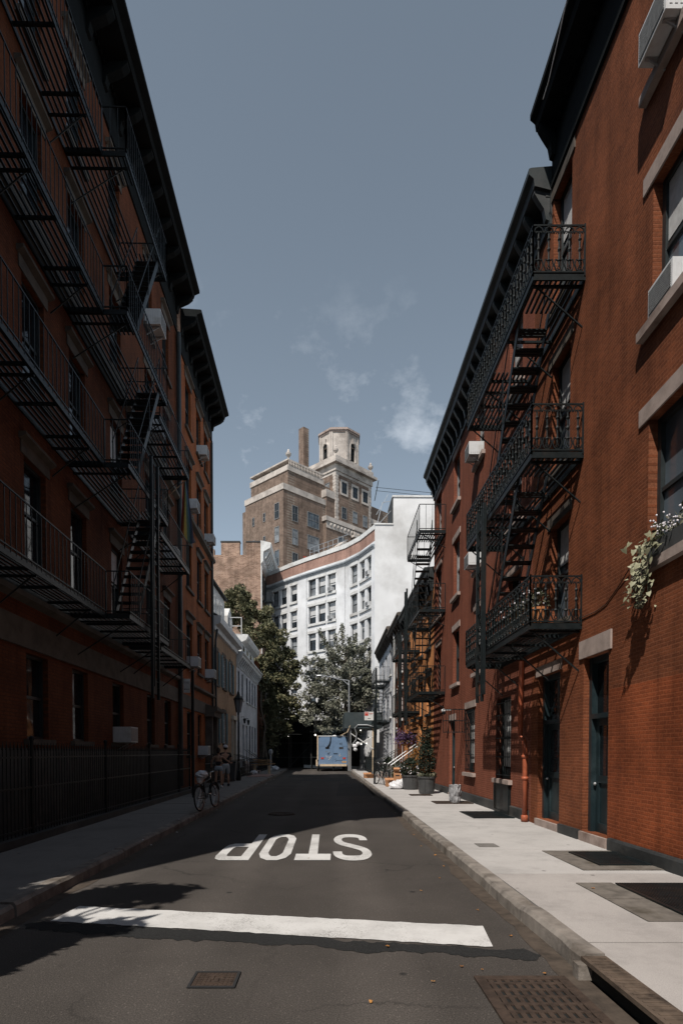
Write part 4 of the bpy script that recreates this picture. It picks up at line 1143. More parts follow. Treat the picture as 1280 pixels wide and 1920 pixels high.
# ================================================================== FAR BUILDINGS
# ---- curved white building closing the street
CB = thing('curved_building', 'white building with a curved front and red brick parapet closing the street', 'building', (0, 60, 0))
plan = [(-13.0, 72.0), (-6.3, 66.3), (-4.2, 63.75), (-2.1, 61.5), (-0.2, 59.6), (1.7, 57.7), (3.0, 55.6), (4.15, 52.8)]
def seg(i):
    a, c = Vector((*plan[i], 0)), Vector((*plan[i + 1], 0)); u = (c - a).normalized(); n = Vector((u.y, -u.x, 0))
    if n.y > 0: n = -n
    return Fac(a, u, n), (c - a).length
heads = [(6.5, 8.4), (9.3, 11.15), (12.1, 13.9), (14.9, 16.7), (17.7, 19.45)]
wallb = MB(); para = MB(); cop = MB(); crn = MB(); pil = MB(); wins = []
def bays(i, ulist):
    f, Ln = seg(i); ops = [(a, c, v, w) for a, c in ulist for v, w in heads]
    wall(wallb, f, 0, Ln, 0, 20.25, ops, .3)
    fbox(wallb, f, 0, Ln, 20.252, 20.5, -.5, -.015); fbox(para, f, 0, Ln, 20.502, 21.5, -.5, -.02); fbox(cop, f, -.02, Ln + .02, 21.502, 21.92, -.6, .05)
    crn.extrude([(.002, 19.85), (.10, 19.9), (.12, 20.0), (.22, 20.06), (.24, 20.18), (.002, 20.22)], f, 0, Ln)
    for q in ops: wins.append((f, q))
    if ulist:
        for v, w in heads:
            for z0, z1, d in ((v - .25, v - .005, .12), (w + .005, w + .28, .06)):
                bd = MB(); fbox(bd, f, min(a for a, c in ulist) - .1, max(c for a, c in ulist) + .1, z0, z1, .002, d); bd.build('stone_band', 'white', CB)
def L_(i): return seg(i)[1]
bays(0, [(2.2, 3.2), (4.3, 5.3), (6.6, 7.6)])
bays(1, [(.2, 1.3), (1.75, 2.85)]); bays(2, [(.25, 1.32)])
bays(3, [(.1, 1.18), (1.5, 2.58)]); bays(4, [(.25, 1.33)])
bays(5, [(.95, 2.0)]); bays(6, [(.05, .98), (1.5, 2.45)])
wallb.build('wall', 'stucco', CB)
para.build('parapet', 'brickP', CB); cop.build('coping', 'white', CB); crn.build('cornice', plain('grey_metal_cornice', (0.30, 0.33, 0.36), 0.5), CB)
for f, q in wins: window(CB, f, *q, rev=.28, frame='frame', pane=rnd.choice(('glass', 'glassB', 'glassB', 'glass')), curtain=rnd.choice((0, .35, .5, .6)))
for i, u0, u1 in ((2, 1.6, 2.95), (4, 1.6, 2.65), (6, 2.6, 3.02), (1, 0.0, .2)):
    f, Ln = seg(i); fbox(pil, f, u0, u1, 4.6, 19.7, .003, .13)
pil.build('pilaster', 'stucco', CB)
fB = Fac((4.15, 52.8, 0), (1, 0.02, 0), (0.02, -1, 0))
b = wall(MB(), fB, 0.003, 14, 0, 21.9, [], .1)
fbox(b, fB, 1.65, 9.0, 21.902, 24.35, -3, 0.0); fbox(b, fB, 0.4, 14, 0.0, 21.9, -9, -.02)
b.build('blank_side_wall', 'stuccoG', CB)
b = MB(); fbox(b, fB, 1.55, 9.1, 24.352, 24.5, -3.1, .08); fbox(b, fB, -.05, 1.64, 21.905, 22.02, -.6, .08); b.build('side_coping', 'white', CB)
b = MB(); fbox(b, fB, 1.52, 1.648, 22.03, 24.35, -3, -.1); b.build('party_wall', 'plinth', CB)
# storefront sheets, near-black so the shed's shade is in their colour
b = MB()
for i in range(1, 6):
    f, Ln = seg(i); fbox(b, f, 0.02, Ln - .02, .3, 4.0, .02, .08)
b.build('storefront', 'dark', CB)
# roof terrace rails and masts on its parapet
b = MB()
for i in (3, 4):
    f, Ln = seg(i)
    for v in (22.4, 22.9): b.tube(f.P(0, v, -.3), f.P(Ln, v, -.3), .03, 4)
    for k in range(4): b.tube(f.P(Ln * k / 4, 21.9, -.3), f.P(Ln * k / 4, 22.9, -.3), .025, 4)
b.build('roof_railing', 'steel', CB)
t = thing('roof_antenna', 'thin metal antenna frame on the roof edge left of the raised white wall', 'antenna', (4.6, 53.5, 22.0))
b = MB().tube((4.35, 53.6, 21.95), (4.9, 53.6, 24.2), .04, 4).tube((4.9, 53.6, 24.2), (5.6, 53.6, 24.3), .03, 4).tube((4.4, 53.6, 22.1), (5.8, 53.6, 23.6), .03, 4).tube((4.35, 53.6, 23.1), (5.4, 53.6, 24.9), .03, 4)
b.build('mast', 'steel', t)
b = MB()
for q in (24.9, 25.2): b.tube((4.3, 53.7, q + .4), (9.4, 53.7, q - .1), .02, 4)
b.tube((4.2, 53.7, 24.4), (4.55, 53.7, 26.2), .05, 4).tube((9.2, 53.7, 24.4), (9.5, 53.7, 26.0), .05, 4); b.build('cable', 'iron', t)

# ---- weathered brick building on the left
WB_ = thing('weathered_building', 'weathered tan brick building with stepped parapet above the vines', 'building', (-10, 65, 0))
fw = Fac((-13.5, 62, 0), (1, 0, 0), (0, -1, 0))
b = MB(); fbox(b, fw, 0, 6.45, 0, 22.3, -12, 0)
fbox(b, fw, 2.3, 4.25, 22.302, 23.6, -.5, 0); fbox(b, fw, 4.95, 6.45, 22.302, 23.6, -.5, 0); fbox(b, fw, 0.2, 1.6, 22.302, 22.9, -.5, 0)
b.build('wall', 'brickB', WB_)
b = MB(); fbox(b, fw, 2.25, 4.3, 23.602, 23.75, -.55, .05); fbox(b, fw, 4.9, 6.5, 23.602, 23.75, -.55, .05); b.build('coping', 'roof', WB_)
fs = Fac((-7.04, 62, 0), (0, 1, 0), (1, 0, 0))
b = MB().extrude([(.002, 21.3), (.25, 21.6), (.3, 22.6), (1.0, 23.0), (1.1, 23.5), (.002, 23.75)], fs, -.2, 12)
for i in range(12): b.extrude([(.26, 21.9), (.5, 22.0), (.85, 22.7), (.85, 22.95), (.26, 22.6)], fs, .1 + i, .4 + i)
fbox(b, fs, -.05, .35, 12, 21.3, .002, .1); b.build('cornice', 'white', WB_)
for u in (.9, 3.4, 6): window(WB_, fs, u, u + 1.1, 18.3, 20.6, rev=-.02, sill='white', lintel='white'); window(WB_, fs, u, u + 1.1, 14.6, 16.9, rev=-.02, sill='white', lintel='white')
simple_escape('tiny black iron fire escape on the white corner of the weathered brick building', fs, .6, 4.8, (10.8, 14.2, 17.7), 1.1, 1.6, 4.0, sp=.3)

# ---- tall apartment building with a lantern tower
AP = thing('apartment_tower', 'tall brown brick apartment building stepping up to an octagonal lantern tower', 'building', (0, 110, 0))
c0 = Vector((-7.55, 100, 0))
ua = Vector((.72, .69, 0)).normalized(); na = Vector((ua.y, -ua.x, 0))          # right-hand faces
ub = Vector((-.72, .69, 0)).normalized(); nb = Vector((-ub.y, ub.x, 0))
if nb.y > 0: nb = -nb
fa, fb = Fac(c0, ua, na), Fac(c0, ub, nb)
Z0 = 20
def block(mb, o, wa, wb, z0, z1):
    o = Vector(o); mb.hexa([o + Vector((0, 0, z0)), o + ua * wa + Vector((0, 0, z0)), o + ua * wa + ub * wb + Vector((0, 0, z0)), o + ub * wb + Vector((0, 0, z0)),
                            o + Vector((0, 0, z1)), o + ua * wa + Vector((0, 0, z1)), o + ua * wa + ub * wb + Vector((0, 0, z1)), o + ub * wb + Vector((0, 0, z1))])
    return mb
def ledge(mb, o, wa, wb, z, h, e):
    return block(mb, Vector(o) - ua * e - ub * e, wa + 2 * e, wb + 2 * e, z, z + h)
b = MB(); block(b, c0, 30, 10.2, 0, 46.0)
block(b, c0 + ub * 10.21 + ua * .6, 20, 1.6, 0, 45.4)
block(b, c0 + ub * .9 + ua * 1.8, 28, 10, 46.0, 50.0)          # set-back penthouse
b.build('wall', 'brickTow', AP)
tb = MB(); ledge(tb, c0, 30, 10.2, 46.0, 1.0, .12); tb.build('parapet', 'lime', AP)
tb = MB(); ledge(tb, c0 + ub * .9 + ua * 1.8, 8.2, 10, 50.01, .9, .15)
for i in range(22):
    p = c0 + ub * .75 + ua * (2.0 + i * .36) + Vector((0, 0, 50.9)); tb.lathe(p, [(.06, 0), (.11, .3), (.05, .6), (.08, .8)], 6)
ledge(tb, c0 + ub * .9 + ua * 1.8, 8.2, 10, 51.7, .25, .12); tb.build('balustrade', 'lime', AP)
# windows of the two main faces
def apw(f, u0, u1, v0, v1, mull=1): window(AP, f, u0, u1, v0, v1, rev=-.01, frame='greyframe', pane=rnd.choice(('glassB', 'glassS', 'glass')), mull=mull, rails=(.5,), fw=.10, curtain=0)  # pale panes put reflected sky into the glass colour
for v in (29.5, 33.2, 37.2, 41.2):
    apw(fb, 1.0, 2.2, v + .2, v + 2.9); apw(fb, 4.6, 5.2, v + .6, v + 2.1, 0); apw(fb, 7.6, 8.2, v + .6, v + 2.1, 0)
    apw(fa, 1.9, 3.2, v, v + 2.7); apw(fa, 5.4, 8.2, v, v + 2.6, 3)
# middle block with sculpted bays
m0 = c0 + ua * 9.2 - ub * .8
b = MB(); block(b, m0, 20, 6, 0, 43.0); block(b, m0 + ub * .6 + ua * .6, 8, 6, 43.8, 47.6); b.build('middle_wall', 'brickTow', AP)
fm = Fac(m0, ua, na); fmb = Fac(m0, ub, nb)
b = MB(); ledge(b, m0, 20, 6, 43.0, .8, .25); ledge(b, m0 + ub * .6 + ua * .6, 8, 6, 47.6, 1.3, .15)
for k in range(9): b.ball(fm.P(.9 + k * .9, 42.5, .05), .42, 8, 6, (1, .4, .8))
fbox(b, fm, 0, 20, 41.8, 42.95, .002, .08)
b.build('stone_frieze', 'lime', AP)
for v in (29.2, 33, 37.2): apw(fm, 6.6, 9.0, v, v + 2.4, 2); apw(fm, 11.2, 12.8, v, v + 2.4, 1); apw(fm, 14.5, 16.0, v, v + 2.4, 1)
apw(fm, 3.0, 4.6, 39.2, 41.0, 1)
b = MB(); fbox(b, fm, 1.0, 5.6, 20, 37.2, .002, 1.5); b.build('projecting_bay', 'brickTow', AP)
b = MB(); fbox(b, fm, .8, 5.8, 37.202, 38.2, 0, 1.8); fbox(b, fm, 1.5, 5.2, 30.0, 37.2, 1.502, 1.6)
b.hexa([fm.P(1.2, 38.203, 0), fm.P(5.4, 38.203, 0), fm.P(5.4, 38.203, 1.6), fm.P(1.2, 38.203, 1.6), fm.P(3.2, 39.8, 0), fm.P(3.4, 39.8, 0), fm.P(3.4, 39.8, 1.6), fm.P(3.2, 39.8, 1.6)])
for u in (1.55, 2.3, 4.2, 4.95): fbox(b, fm, u, u + .25, 30.2, 36.9, 1.602, 1.8)
fbox(b, fm, .8, 5.8, 28.9, 29.9, 0, 1.75); b.build('bay_surround', 'lime', AP)
b = MB(); fbox(b, fm, 2.75, 4.0, 31, 35, 1.603, 1.64); b.path([fm.P(2.8, 35, 1.62), fm.P(3.4, 35.6, 1.62), fm.P(3.95, 35, 1.62)], .12, 4); b.build('arched_window', 'glass', AP)
# lower terrace with a crest, left of the middle, and its red awning
t0 = c0 + ua * 1.2 - ub * 2.6
b = MB(); block(b, t0, 9, 2.55, 0, 32.2); b.build('terrace_wall', 'brickTow', AP)
ft = Fac(t0, ua, na)
b = MB(); ledge(b, t0, 9, 2.55, 32.2, .5, .3); ledge(b, t0, 9, 2.5, 32.71, 1.0, .12); b.ball(ft.P(4.6, 33.8, .1), 1.0, 10, 7, (1, .35, .8)); fbox(b, ft, 1.0, 3.6, 27, 32.1, .002, .12); b.build('terrace_parapet', 'lime', AP)
apw(Fac(t0, ub, nb), .8, 1.9, 28.6, 31.0)
apw(ft, 1.6, 2.9, 28.2, 30.6)
b = MB().hexa([fa.P(4.4, 35.4, .1), fa.P(9.0, 35.4, .1), fa.P(9.0, 34.9, 1.5), fa.P(4.4, 34.9, 1.5), fa.P(4.4, 35.8, .1), fa.P(9.0, 35.8, .1), fa.P(9.0, 35.1, 1.5), fa.P(4.4, 35.1, 1.5)])
b.build('awning', plain('red_awning_cloth', (0.22, 0.035, 0.02), 0.8), AP)
# tower
w0 = Vector((1.37, 108, 0))
b = MB(); block(b, w0, 9.6, 8.2, 0, 53.6); b.build('tower_wall', 'brickTow', AP)
ft = Fac(w0, ua, na); ftb = Fac(w0, ub, nb)
b = MB(); ledge(b, w0, 9.6, 8.2, 52.4, .5, .05); ledge(b, w0, 9.6, 8.2, 52.91, 1.2, .22); ledge(b, w0, 9.6, 8.2, 54.12, .45, .85); ledge(b, w0, 9.6, 8.2, 54.58, 1.0, .3)
for (f, Ln) in ((ft, 9.6), (ftb, 8.2)):
    for k in range(30):
        z = 36 + k * .55
        for u in (0, Ln - .75): fbox(b, f, u - (.02 if u == 0 else 0), u + (.75 if k % 2 else .6), z, z + .5, .003, .05)
b.build('tower_stonework', 'lime', AP)
b = MB()
for u in (1.5, 4.4, 7.2):
    w = window(AP, ft, u, u + 1.3, 49.3, 51.3, rev=-.03, frame='frame', fw=.1); c = MB()
    for q in ((u - .35, u, 48.9, 51.7), (u + 1.3, u + 1.65, 48.9, 51.7), (u, u + 1.3, 51.3, 51.7), (u, u + 1.3, 48.9, 49.3)): fbox(c, ft, *q, .004, .09)
    c.build('surround', 'lime', w)
    for v in (39.5, 44.6): apw(ft, u, u + 1.3, v, v + 2.2)
for u in (1.5, 4.5): apw(ftb, u, u + 1.2, 49.3, 51.2)
b = MB(); fbox(b, ft, 3.6, 9.0, 41.5, 41.9, .01, 1.2); fbox(b, ft, 3.6, 9.0, 42.8, 43.1, .9, 1.2)
for k in range(16): b.lathe(ft.P(3.8 + k * .33, 41.9, 1.05), [(.06, 0), (.12, .3), (.05, .7), (.08, .9)], 6)
b.build('balcony', 'lime', AP)
# lantern
lc = w0 + ua * 4.6 + ub * 3.6 + Vector((0, 0, 55.6)); Rl = 3.9
b = MB()
pts = [(lc.x + Rl * math.cos(math.radians(22.5 + 45 * k + 43.8)), lc.y + Rl * math.sin(math.radians(22.5 + 45 * k + 43.8))) for k in range(8)]
arch = MB()
for k in range(8):
    A, C = Vector((*pts[k], lc.z)), Vector((*pts[(k + 1) % 8], lc.z)); u = (C - A).normalized(); n = Vector((u.y, -u.x, 0))
    if n.dot(Vector((lc.x, lc.y, 0)) - (A + C) / 2) > 0: n = -n
    f = Fac((A.x, A.y, lc.z), u, n); Ln = (C - A).length
    op = k % 2 == 1
    wall(b, f, 0, Ln, 0, 5.3, [(Ln / 2 - .7, Ln / 2 + .7, .3, 2.9)] if op else [], .4)
    if op:
        dk = MB(); r = .7; P = [(Ln / 2 - r * math.cos(math.radians(10 * i)), 2.9 + r * math.sin(math.radians(10 * i))) for i in range(19)]
        arch.path([f.P(Ln / 2 - .75, .3, .02)] + [f.P(q[0] * 1.0, q[1] + .06, .02) for q in P] + [f.P(Ln / 2 + .75, .3, .02)], .16, 5)
        arch.hexa([f.P(Ln / 2 - .2, 3.5, 0), f.P(Ln / 2 + .2, 3.5, 0), f.P(Ln / 2 + .2, 3.5, .3), f.P(Ln / 2 - .2, 3.5, .3), f.P(Ln / 2 - .3, 4.4, 0), f.P(Ln / 2 + .3, 4.4, 0), f.P(Ln / 2 + .3, 4.4, .3), f.P(Ln / 2 - .3, 4.4, .3)])
        for i in range(18): dk.quad(f.P(P[i][0], P[i][1], .012), f.P(P[i + 1][0], P[i + 1][1], .012), f.P(P[i + 1][0], 2.88, .012), f.P(P[i][0], 2.88, .012))
        fbox(dk, f, Ln / 2 - .69, Ln / 2 + .69, 0.31, 2.89, -.45, -.38); dk.build('lantern_opening', 'dark', AP)
    for u_ in (0.0, Ln - .32): fbox(arch, f, u_, u_ + .32, 0, 5.28, .003, .14)
b.build('lantern_wall', 'lime', AP); arch.build('lantern_arches', 'lime', AP)
b = MB()
for (r0, z0, z1) in ((Rl + .15, 5.3, 5.6), (Rl + .35, 5.602, 5.95), (Rl + .05, 5.953, 6.15)):
    pp = [(lc.x + r0 * math.cos(math.radians(22.5 + 45 * k + 43.8)), lc.y + r0 * math.sin(math.radians(22.5 + 45 * k + 43.8))) for k in range(8)]
    b.poly(pp, lc.z + z0, lc.z + z1)
b.build('lantern_roof', 'stone', AP)
b = MB()
for p in (w0 + Vector((0, 0, 55.6)), w0 + ua * 9.4 + Vector((0, 0, 55.6)), c0 + ub * 1.2 + ua * 2.2 + Vector((0, 0, 52))): b.lathe(p, [(.25, 0), (.12, .3), (.45, .75), (.5, 1.05), (.22, 1.3), (.25, 1.45), (.06, 1.8)], 10)
b.build('urns', 'lime', AP)
p = AY(569.5, 900, 116)
b = MB().obox((p.x, 116, 54), ua * .68, ub * .68, (0, 0, 10.6)); b.build('chimney', 'brickTow', AP)
b = MB().tube(AY(511, 905, 106), AY(511, 885, 106), .35, 8); b.build('vent_stack', 'white', AP)
# chimney pot with a domed vent on the next roof left of the weathered building

# ================================================================== TREES AND PLANTS
def leaf(b, p, s, r, up=0.3):
    """a pointed, slightly folded leaf cluster face"""
    n = Vector((r.gauss(0, 1), r.gauss(0, 1), r.gauss(0, 1) + up)).normalized()
    a = n.cross(Vector((r.gauss(0, 1), r.gauss(0, 1), r.gauss(0, 1)))).normalized(); c = n.cross(a)
    k = s * r.uniform(.6, 1.3)
    b.add((p - a * k, p - c * k * .42 - n * k * .12, p + a * k, p + c * k * .42 - n * k * .12), ((0, 1, 2, 3),))
def cloud(b, c, rad, n, s, r, sq=(1, 1, 1), shell=.35, lumps=7):
    """leaves gathered in lumps through a crown volume, leaving gaps"""
    c = Vector(c); L_ = []
    for i in range(lumps):
        d = Vector((r.gauss(0, 1), r.gauss(0, 1), r.gauss(0, 1))).normalized() * rad * r.uniform(.35, .85)
        L_.append((c + Vector((d.x * sq[0], d.y * sq[1], d.z * sq[2])), rad * r.uniform(.28, .55)))
    for i in range(n):
        q, w = r.choice(L_)
        d = Vector((r.gauss(0, 1), r.gauss(0, 1), r.gauss(0, 1))).normalized() * w * (r.random() ** shell)
        leaf(b, q + Vector((d.x, d.y, d.z * .8)), s, r)
def limb(b, p, q, r0, r1, r, sag=.1, n=5):
    p, q = Vector(p), Vector(q); pts = []
    for i in range(n + 1):
        t = i / n; w = (1 - abs(2 * t - 1)) * (q - p).length * sag
        pts.append(p.lerp(q, t) + Vector((r.uniform(-w, w), r.uniform(-w, w), r.uniform(-w, w))))
    b.path(pts, [r0 + (r1 - r0) * i / n for i in range(n + 1)], 7)

# big leafy tree and its hanging vines at the left bend
t = thing('leafy_tree', 'big dense leafy tree bulging over the white house on the left bend', 'tree', (-6.3, 53.2, 0))
r = random.Random(31)
trunk = MB()
limb(trunk, (-6.0, 52.5, 0), (-6.6, 53, 6), .34, .26, r, .04)
limb(trunk, (-6.6, 53, 6), (-8.2, 54, 14.5), .26, .08, r, .08); limb(trunk, (-6.6, 53, 6), (-5.2, 53, 10.5), .2, .06, r, .08); limb(trunk, (-6.6, 53, 5), (-3.6, 54, 7.5), .18, .05, r, .1)
limb(trunk, (-5.4, 52.3, 0), (-5.6, 52.6, 7), .16, .1, r, .05); limb(trunk, (-5.8, 51.8, 0), (-5.9, 52, 7), .13, .08, r, .06)
trunk.build('trunk', 'bark', t, smooth=True)
crown = MB()
for (px, py, rp, Y, n) in ((440, 1118, 27, 53, 900), (462, 1135, 26, 53, 800), (430, 1150, 24, 53, 600), (455, 1165, 30, 53, 900), (490, 1150, 26, 53.5, 800), (475, 1190, 32, 53, 1000), (505, 1190, 30, 53.5, 1000), (522, 1215, 30, 54, 1000),
                           (495, 1225, 34, 53, 1000), (538, 1240, 26, 54, 800), (520, 1260, 36, 54, 1200), (548, 1278, 24, 54, 700), (500, 1275, 32, 53, 900), (535, 1305, 30, 54, 1000), (507, 1320, 26, 53, 800), (548, 1335, 22, 54, 600), (520, 1350, 24, 53.5, 600), (502, 1375, 14, 52.5, 220), (536, 1370, 14, 53.5, 200)):
    p = AY(px, py, Y); cloud(crown, p, rp * Y / F * 1.05, int(n * 1.9), .165, r, (1, .9, 1), lumps=11)
for k in range(16):                                       # hanging strands of vine
    px = r.uniform(488, 535); p = AY(px, r.uniform(1290, 1340), 52.4); z = r.uniform(1.0, 2.6)
    for i in range(60):
        q = Vector((p.x + r.gauss(0, .12), p.y + r.gauss(0, .12), z + (p.z - z) * r.random())); leaf(crown, q, .15, r)
crown.build('crown', 'leafD', t)

# spiky ginkgo in front of the curved building
t = thing('ginkgo_tree', 'pale grey green tree with spiky upswept branches in front of the curved white building', 'tree', (1.4, 53.0, 0))
r = random.Random(17); tr = MB(); cr = MB(); base = Vector((1.5, 53.2, 0))
limb(tr, base, base + Vector((.1, .1, 11.3)), .24, .04, r, .02, 8)
def spray(p, q, w0, w1, n, s=.125):
    n = int(n * 1.7)
    for i in range(n):
        u = r.random() ** .8; c = p.lerp(q, u); w = w0 + (w1 - w0) * u
        leaf(cr, c + Vector((r.gauss(0, w), r.gauss(0, w), r.gauss(0, w))), s, r, .8)
for i in range(62):
    k = i / 62; z = 2.7 + k * 8.2; w = r.uniform(0, 2 * math.pi); 
    ln = (3.4 * (1 - k) ** .55 + .55) * r.uniform(.65, 1.12)
    if z < 4: ln *= .75
    p = base + Vector((0, 0, z)); q = p + Vector((math.cos(w) * ln, math.sin(w) * ln * .8, ln * r.uniform(.25, .62) + .25))
    limb(tr, p, q, .06, .015, r, .05, 3); spray(p.lerp(q, .22), q, .30, .10, int(95 * ln / 2.5) + 25)
for (px, py, n) in ((576, 1258, 50), (588, 1222, 60), (598, 1182, 60), (641, 1170, 70), (612, 1205, 60), (655, 1196, 60), (668, 1188, 70), (690, 1198, 70), (683, 1215, 60), (702, 1212, 50), (707, 1250, 50), (570, 1300, 50), (706, 1288, 40), (628, 1190, 50), (582, 1330, 40)):
    q = AY(px, py, 53.2); p = Vector((base.x + (q.x - base.x) * .45, 53.2, q.z - 2.6)); limb(tr, p, q, .05, .015, r, .03, 3); spray(p, q, .28, .08, n * 3)
for (px, py, rp, n) in ((590, 1330, 24, 700), (620, 1320, 26, 700), (640, 1290, 30, 800), (665, 1290, 24, 500), (610, 1290, 26, 600), (600, 1250, 16, 150), (655, 1250, 22, 260), (640, 1350, 26, 600), (610, 1365, 20, 500), (585, 1270, 20, 300), (685, 1260, 14, 200), (660, 1330, 18, 300), (580, 1300, 20, 350), (575, 1240, 14, 150), (572, 1345, 18, 300), (690, 1290, 14, 150), (625, 1255, 20, 180)):
    q = AY(px, py, 53 + r.uniform(-1, 1)); cloud(cr, q, rp * 53 / F, int(n * 1.5), .14, r, lumps=11)
tr.build('trunk', 'bark', t, smooth=True); cr.build('crown', 'leafT', t)

# street tree at the near left corner, outside the frame: its shadow dapples the stop line
t = thing('street_tree', 'leafy street tree at the near left corner of the street', 'tree', (-5.1, 0.6, 0))
r = random.Random(8); tr = MB(); cr = MB(); base = Vector((-5.1, .4, 0))
limb(tr, base, base + Vector((.1, .2, 3.2)), .15, .1, r, .03)
for c in ((-4.6, 2.6, 5.4, .95, 380), (-4.1, 3.1, 5.8, .7, 260), (-5.2, 2.2, 6.2, .9, 300), (-3.75, 2.6, 4.6, .55, 170), (-4.9, 1.4, 4.4, .9, 300), (-5.6, .2, 6.6, 1.2, 360), (-4.35, 2.3, 6.6, .6, 150), (-4.3, 2.75, 3.4, .75, 700), (-4.9, 2.9, 3.6, .8, 700), (-3.75, 2.75, 3.2, .6, 500), (-4.3, 2.2, 3.5, .7, 600)):
    cloud(cr, c[:3], c[3], c[4], .16, r, lumps=5); limb(tr, base + Vector((.1, .2, 2.6)), c[:3], .05, .015, r, .06)
tr.build('trunk', 'bark', t, smooth=True); cr.build('crown', 'leafD', t)

# ---- planters
def planter(label, x, y, R_, h, z=.147):
    t = thing('planter', label, 'planter', (x, y, z), 0, 'round grey planters by the red house')
    b = MB().lathe((x, y, z), [(R_ * .8, 0), (R_ * .84, h * .1), (R_ * .97, h * .88), (R_ * 1.05, h * .9), (R_ * 1.05, h), (R_ * .95, h), (R_ * .93, h - .05)], 26); b.build('pot', 'potg', t, smooth=False)
    MB().lathe((x, y, z + h - .06), [(R_ * .92, 0), (R_ * .85, .03)], 20).build('soil', 'soil', t)
    b = MB()
    for k in range(3): b.tube((x + R_ * .9 * math.cos(2.1 * k - 1.9), y + R_ * .9 * math.sin(2.1 * k - 1.9), z + .1), (x + R_ * 1.0 * math.cos(2.1 * k - 1.9), y + R_ * 1.0 * math.sin(2.1 * k - 1.9), z + h * .9), .008, 4)
    b.build('seam', 'potg', t)
    return t
def bush(b, c, rx, rz, n, s, r, up=.5):
    for i in range(n):
        z = r.random(); w = r.uniform(0, 6.283); k = rx * (math.sin(math.pi * min(1, z * .86 + .14)) ** .7) * (r.random() ** .3)
        leaf(b, Vector((c[0] + k * math.cos(w), c[1] + k * math.sin(w), c[2] + z * rz)), s, r, up)
planter('round grey planter nearest the camera, holding the clipped dark conifer', 3.57, 21.3, .33, .62)
planter('round grey planter behind the first, full of mixed flowers and rusty foliage', 3.32, 23.6, .36, .58)
r = random.Random(4)
t = thing('potted_conifer', 'dark clipped conical evergreen in the nearer round planter', 'shrub', (3.57, 21.3, .75))
b = MB(); bush(b, (3.57, 21.3, .78), .31, 1.28, 1500, .055, r, 1.2); b.build('foliage', 'leafE', t)
limb(MB(), (0, 0, 0), (0, 0, 1), .1, .1, r)
MB().path([(3.57, 21.3, .68), (3.57, 21.3, 1.7)], [.03, .012], 6).build('stem', 'bark', t)
b = MB()
for i in range(150):
    w = r.uniform(0, 6.28); k = r.uniform(.18, .36); leaf(b, Vector((3.57 + k * math.cos(w), 21.3 + k * math.sin(w), .76 + r.uniform(-.02, .14))), .06, r)
b.build('underplanting', 'leafG', t)
t = thing('flowering_shrub', 'bushy plant with rust orange leaves and white flowers in the farther planter', 'shrub', (3.32, 23.6, .7))
b = MB(); bush(b, (3.28, 23.6, .66), .42, .75, 700, .07, r); b.build('foliage', 'leafE', t)
b = MB(); bush(b, (3.52, 23.7, .7), .27, 1.1, 500, .05, r); b.build('rusty_foliage', 'leafO', t)
b = MB()
for i in range(60):
    w = r.uniform(0, 6.28); k = r.uniform(.2, .46); b.ball((3.3 + k * math.cos(w), 23.5 + k * math.sin(w), .75 + r.uniform(0, .35)), .02, 5, 4)
b.build('blossom', 'petal', t)
t = thing('climbing_shrub', 'loose climbing greenery rising over the stoop railing beside the orange house', 'shrub', (3.8, 25.3, .15))
b = MB(); 
for i in range(900):
    u = r.random(); leaf(b, Vector((3.45 + u * .75 + r.gauss(0, .14), 26.3 - u * 1.8 + r.gauss(0, .25), .3 + u * 2.3 + r.gauss(0, .25))), .07, r)
b.build('foliage', 'leafG', t)
b = MB(); limb(b, (3.5, 26.2, .15), (4.1, 24.7, 2.5), .03, .01, r); b.build('stem', 'bark', t)
for (x, y, z, rr, hh, mt, lab) in ((3.0, 29.2, .15, .4, .95, 'leafE', 'dark bushy plant beside the first stoop steps'), (3.35, 32.5, .15, .4, 1.0, 'leafE', 'dark bushy plant by the white trimmed house steps'), (3.2, 27.2, .15, .3, .85, 'leafG', 'grey green plant against the stoop railing')):
    t = thing('potted_plant', lab, 'shrub', (x, y, z)); b = MB(); bush(b, (x, y, z + .25), rr, hh, 420, .075, r); b.build('foliage', mt, t)
    MB().lathe((x, y, z), [(.16, 0), (.22, .28), (.20, .3)], 12).build('pot', 'terra', t)
t = thing('hanging_basket', 'hanging basket of purple flowers above the stoop railing', 'flower basket', (3.75, 28.8, 2.2))
MB().ball((3.75, 28.8, 2.1), .26, 12, 7, (1, 1, .6)).build('basket', 'wood', t)
b = MB()
for i in range(700): 
    d = Vector((r.gauss(0, .25), r.gauss(0, .3), r.gauss(0, .16))); leaf(b, Vector((3.75, 28.8, 2.3)) + d, .065, r)
b.build('flowers', 'flower', t)['kind'] = 'stuff'; MB().tube((3.75, 28.8, 2.3), (4.34, 28.8, 2.9), .012, 4).build('hanger', 'iron', t)

# window box vine on the near house
t = thing('window_planter', 'window box of white flowers with long trailing vine spilling over the stone sill', 'window box', FR.P(7.6, 4.3, .0))
b = MB(); fbox(b, FR, 7.0, 7.95, 4.205, 4.42, -.13, .07); b.build('box', 'potg', t)
b = MB(); r = random.Random(12)
def vleaf(b, p, s, r):
    n = Vector((-1.0 + r.gauss(0, .5), -.5 + r.gauss(0, .6), .55 + r.gauss(0, .5))).normalized(); dn = Vector((r.gauss(0, .4), r.gauss(0, .4), -1)).normalized()
    a = n.cross(dn).normalized(); dn = a.cross(n).normalized(); k = s * r.uniform(.6, 1.25)
    if dn.z > 0: dn = -dn
    b.add((p - dn * k * .35, p + a * k * .62 - dn * k * .6 - n * k * .12, p + a * k * .5 + dn * k * .15, p + dn * k * 1.0 + n * k * .08, p - a * k * .5 + dn * k * .15, p - a * k * .62 - dn * k * .6 - n * k * .12), ((0, 1, 2, 3), (0, 3, 4, 5)))
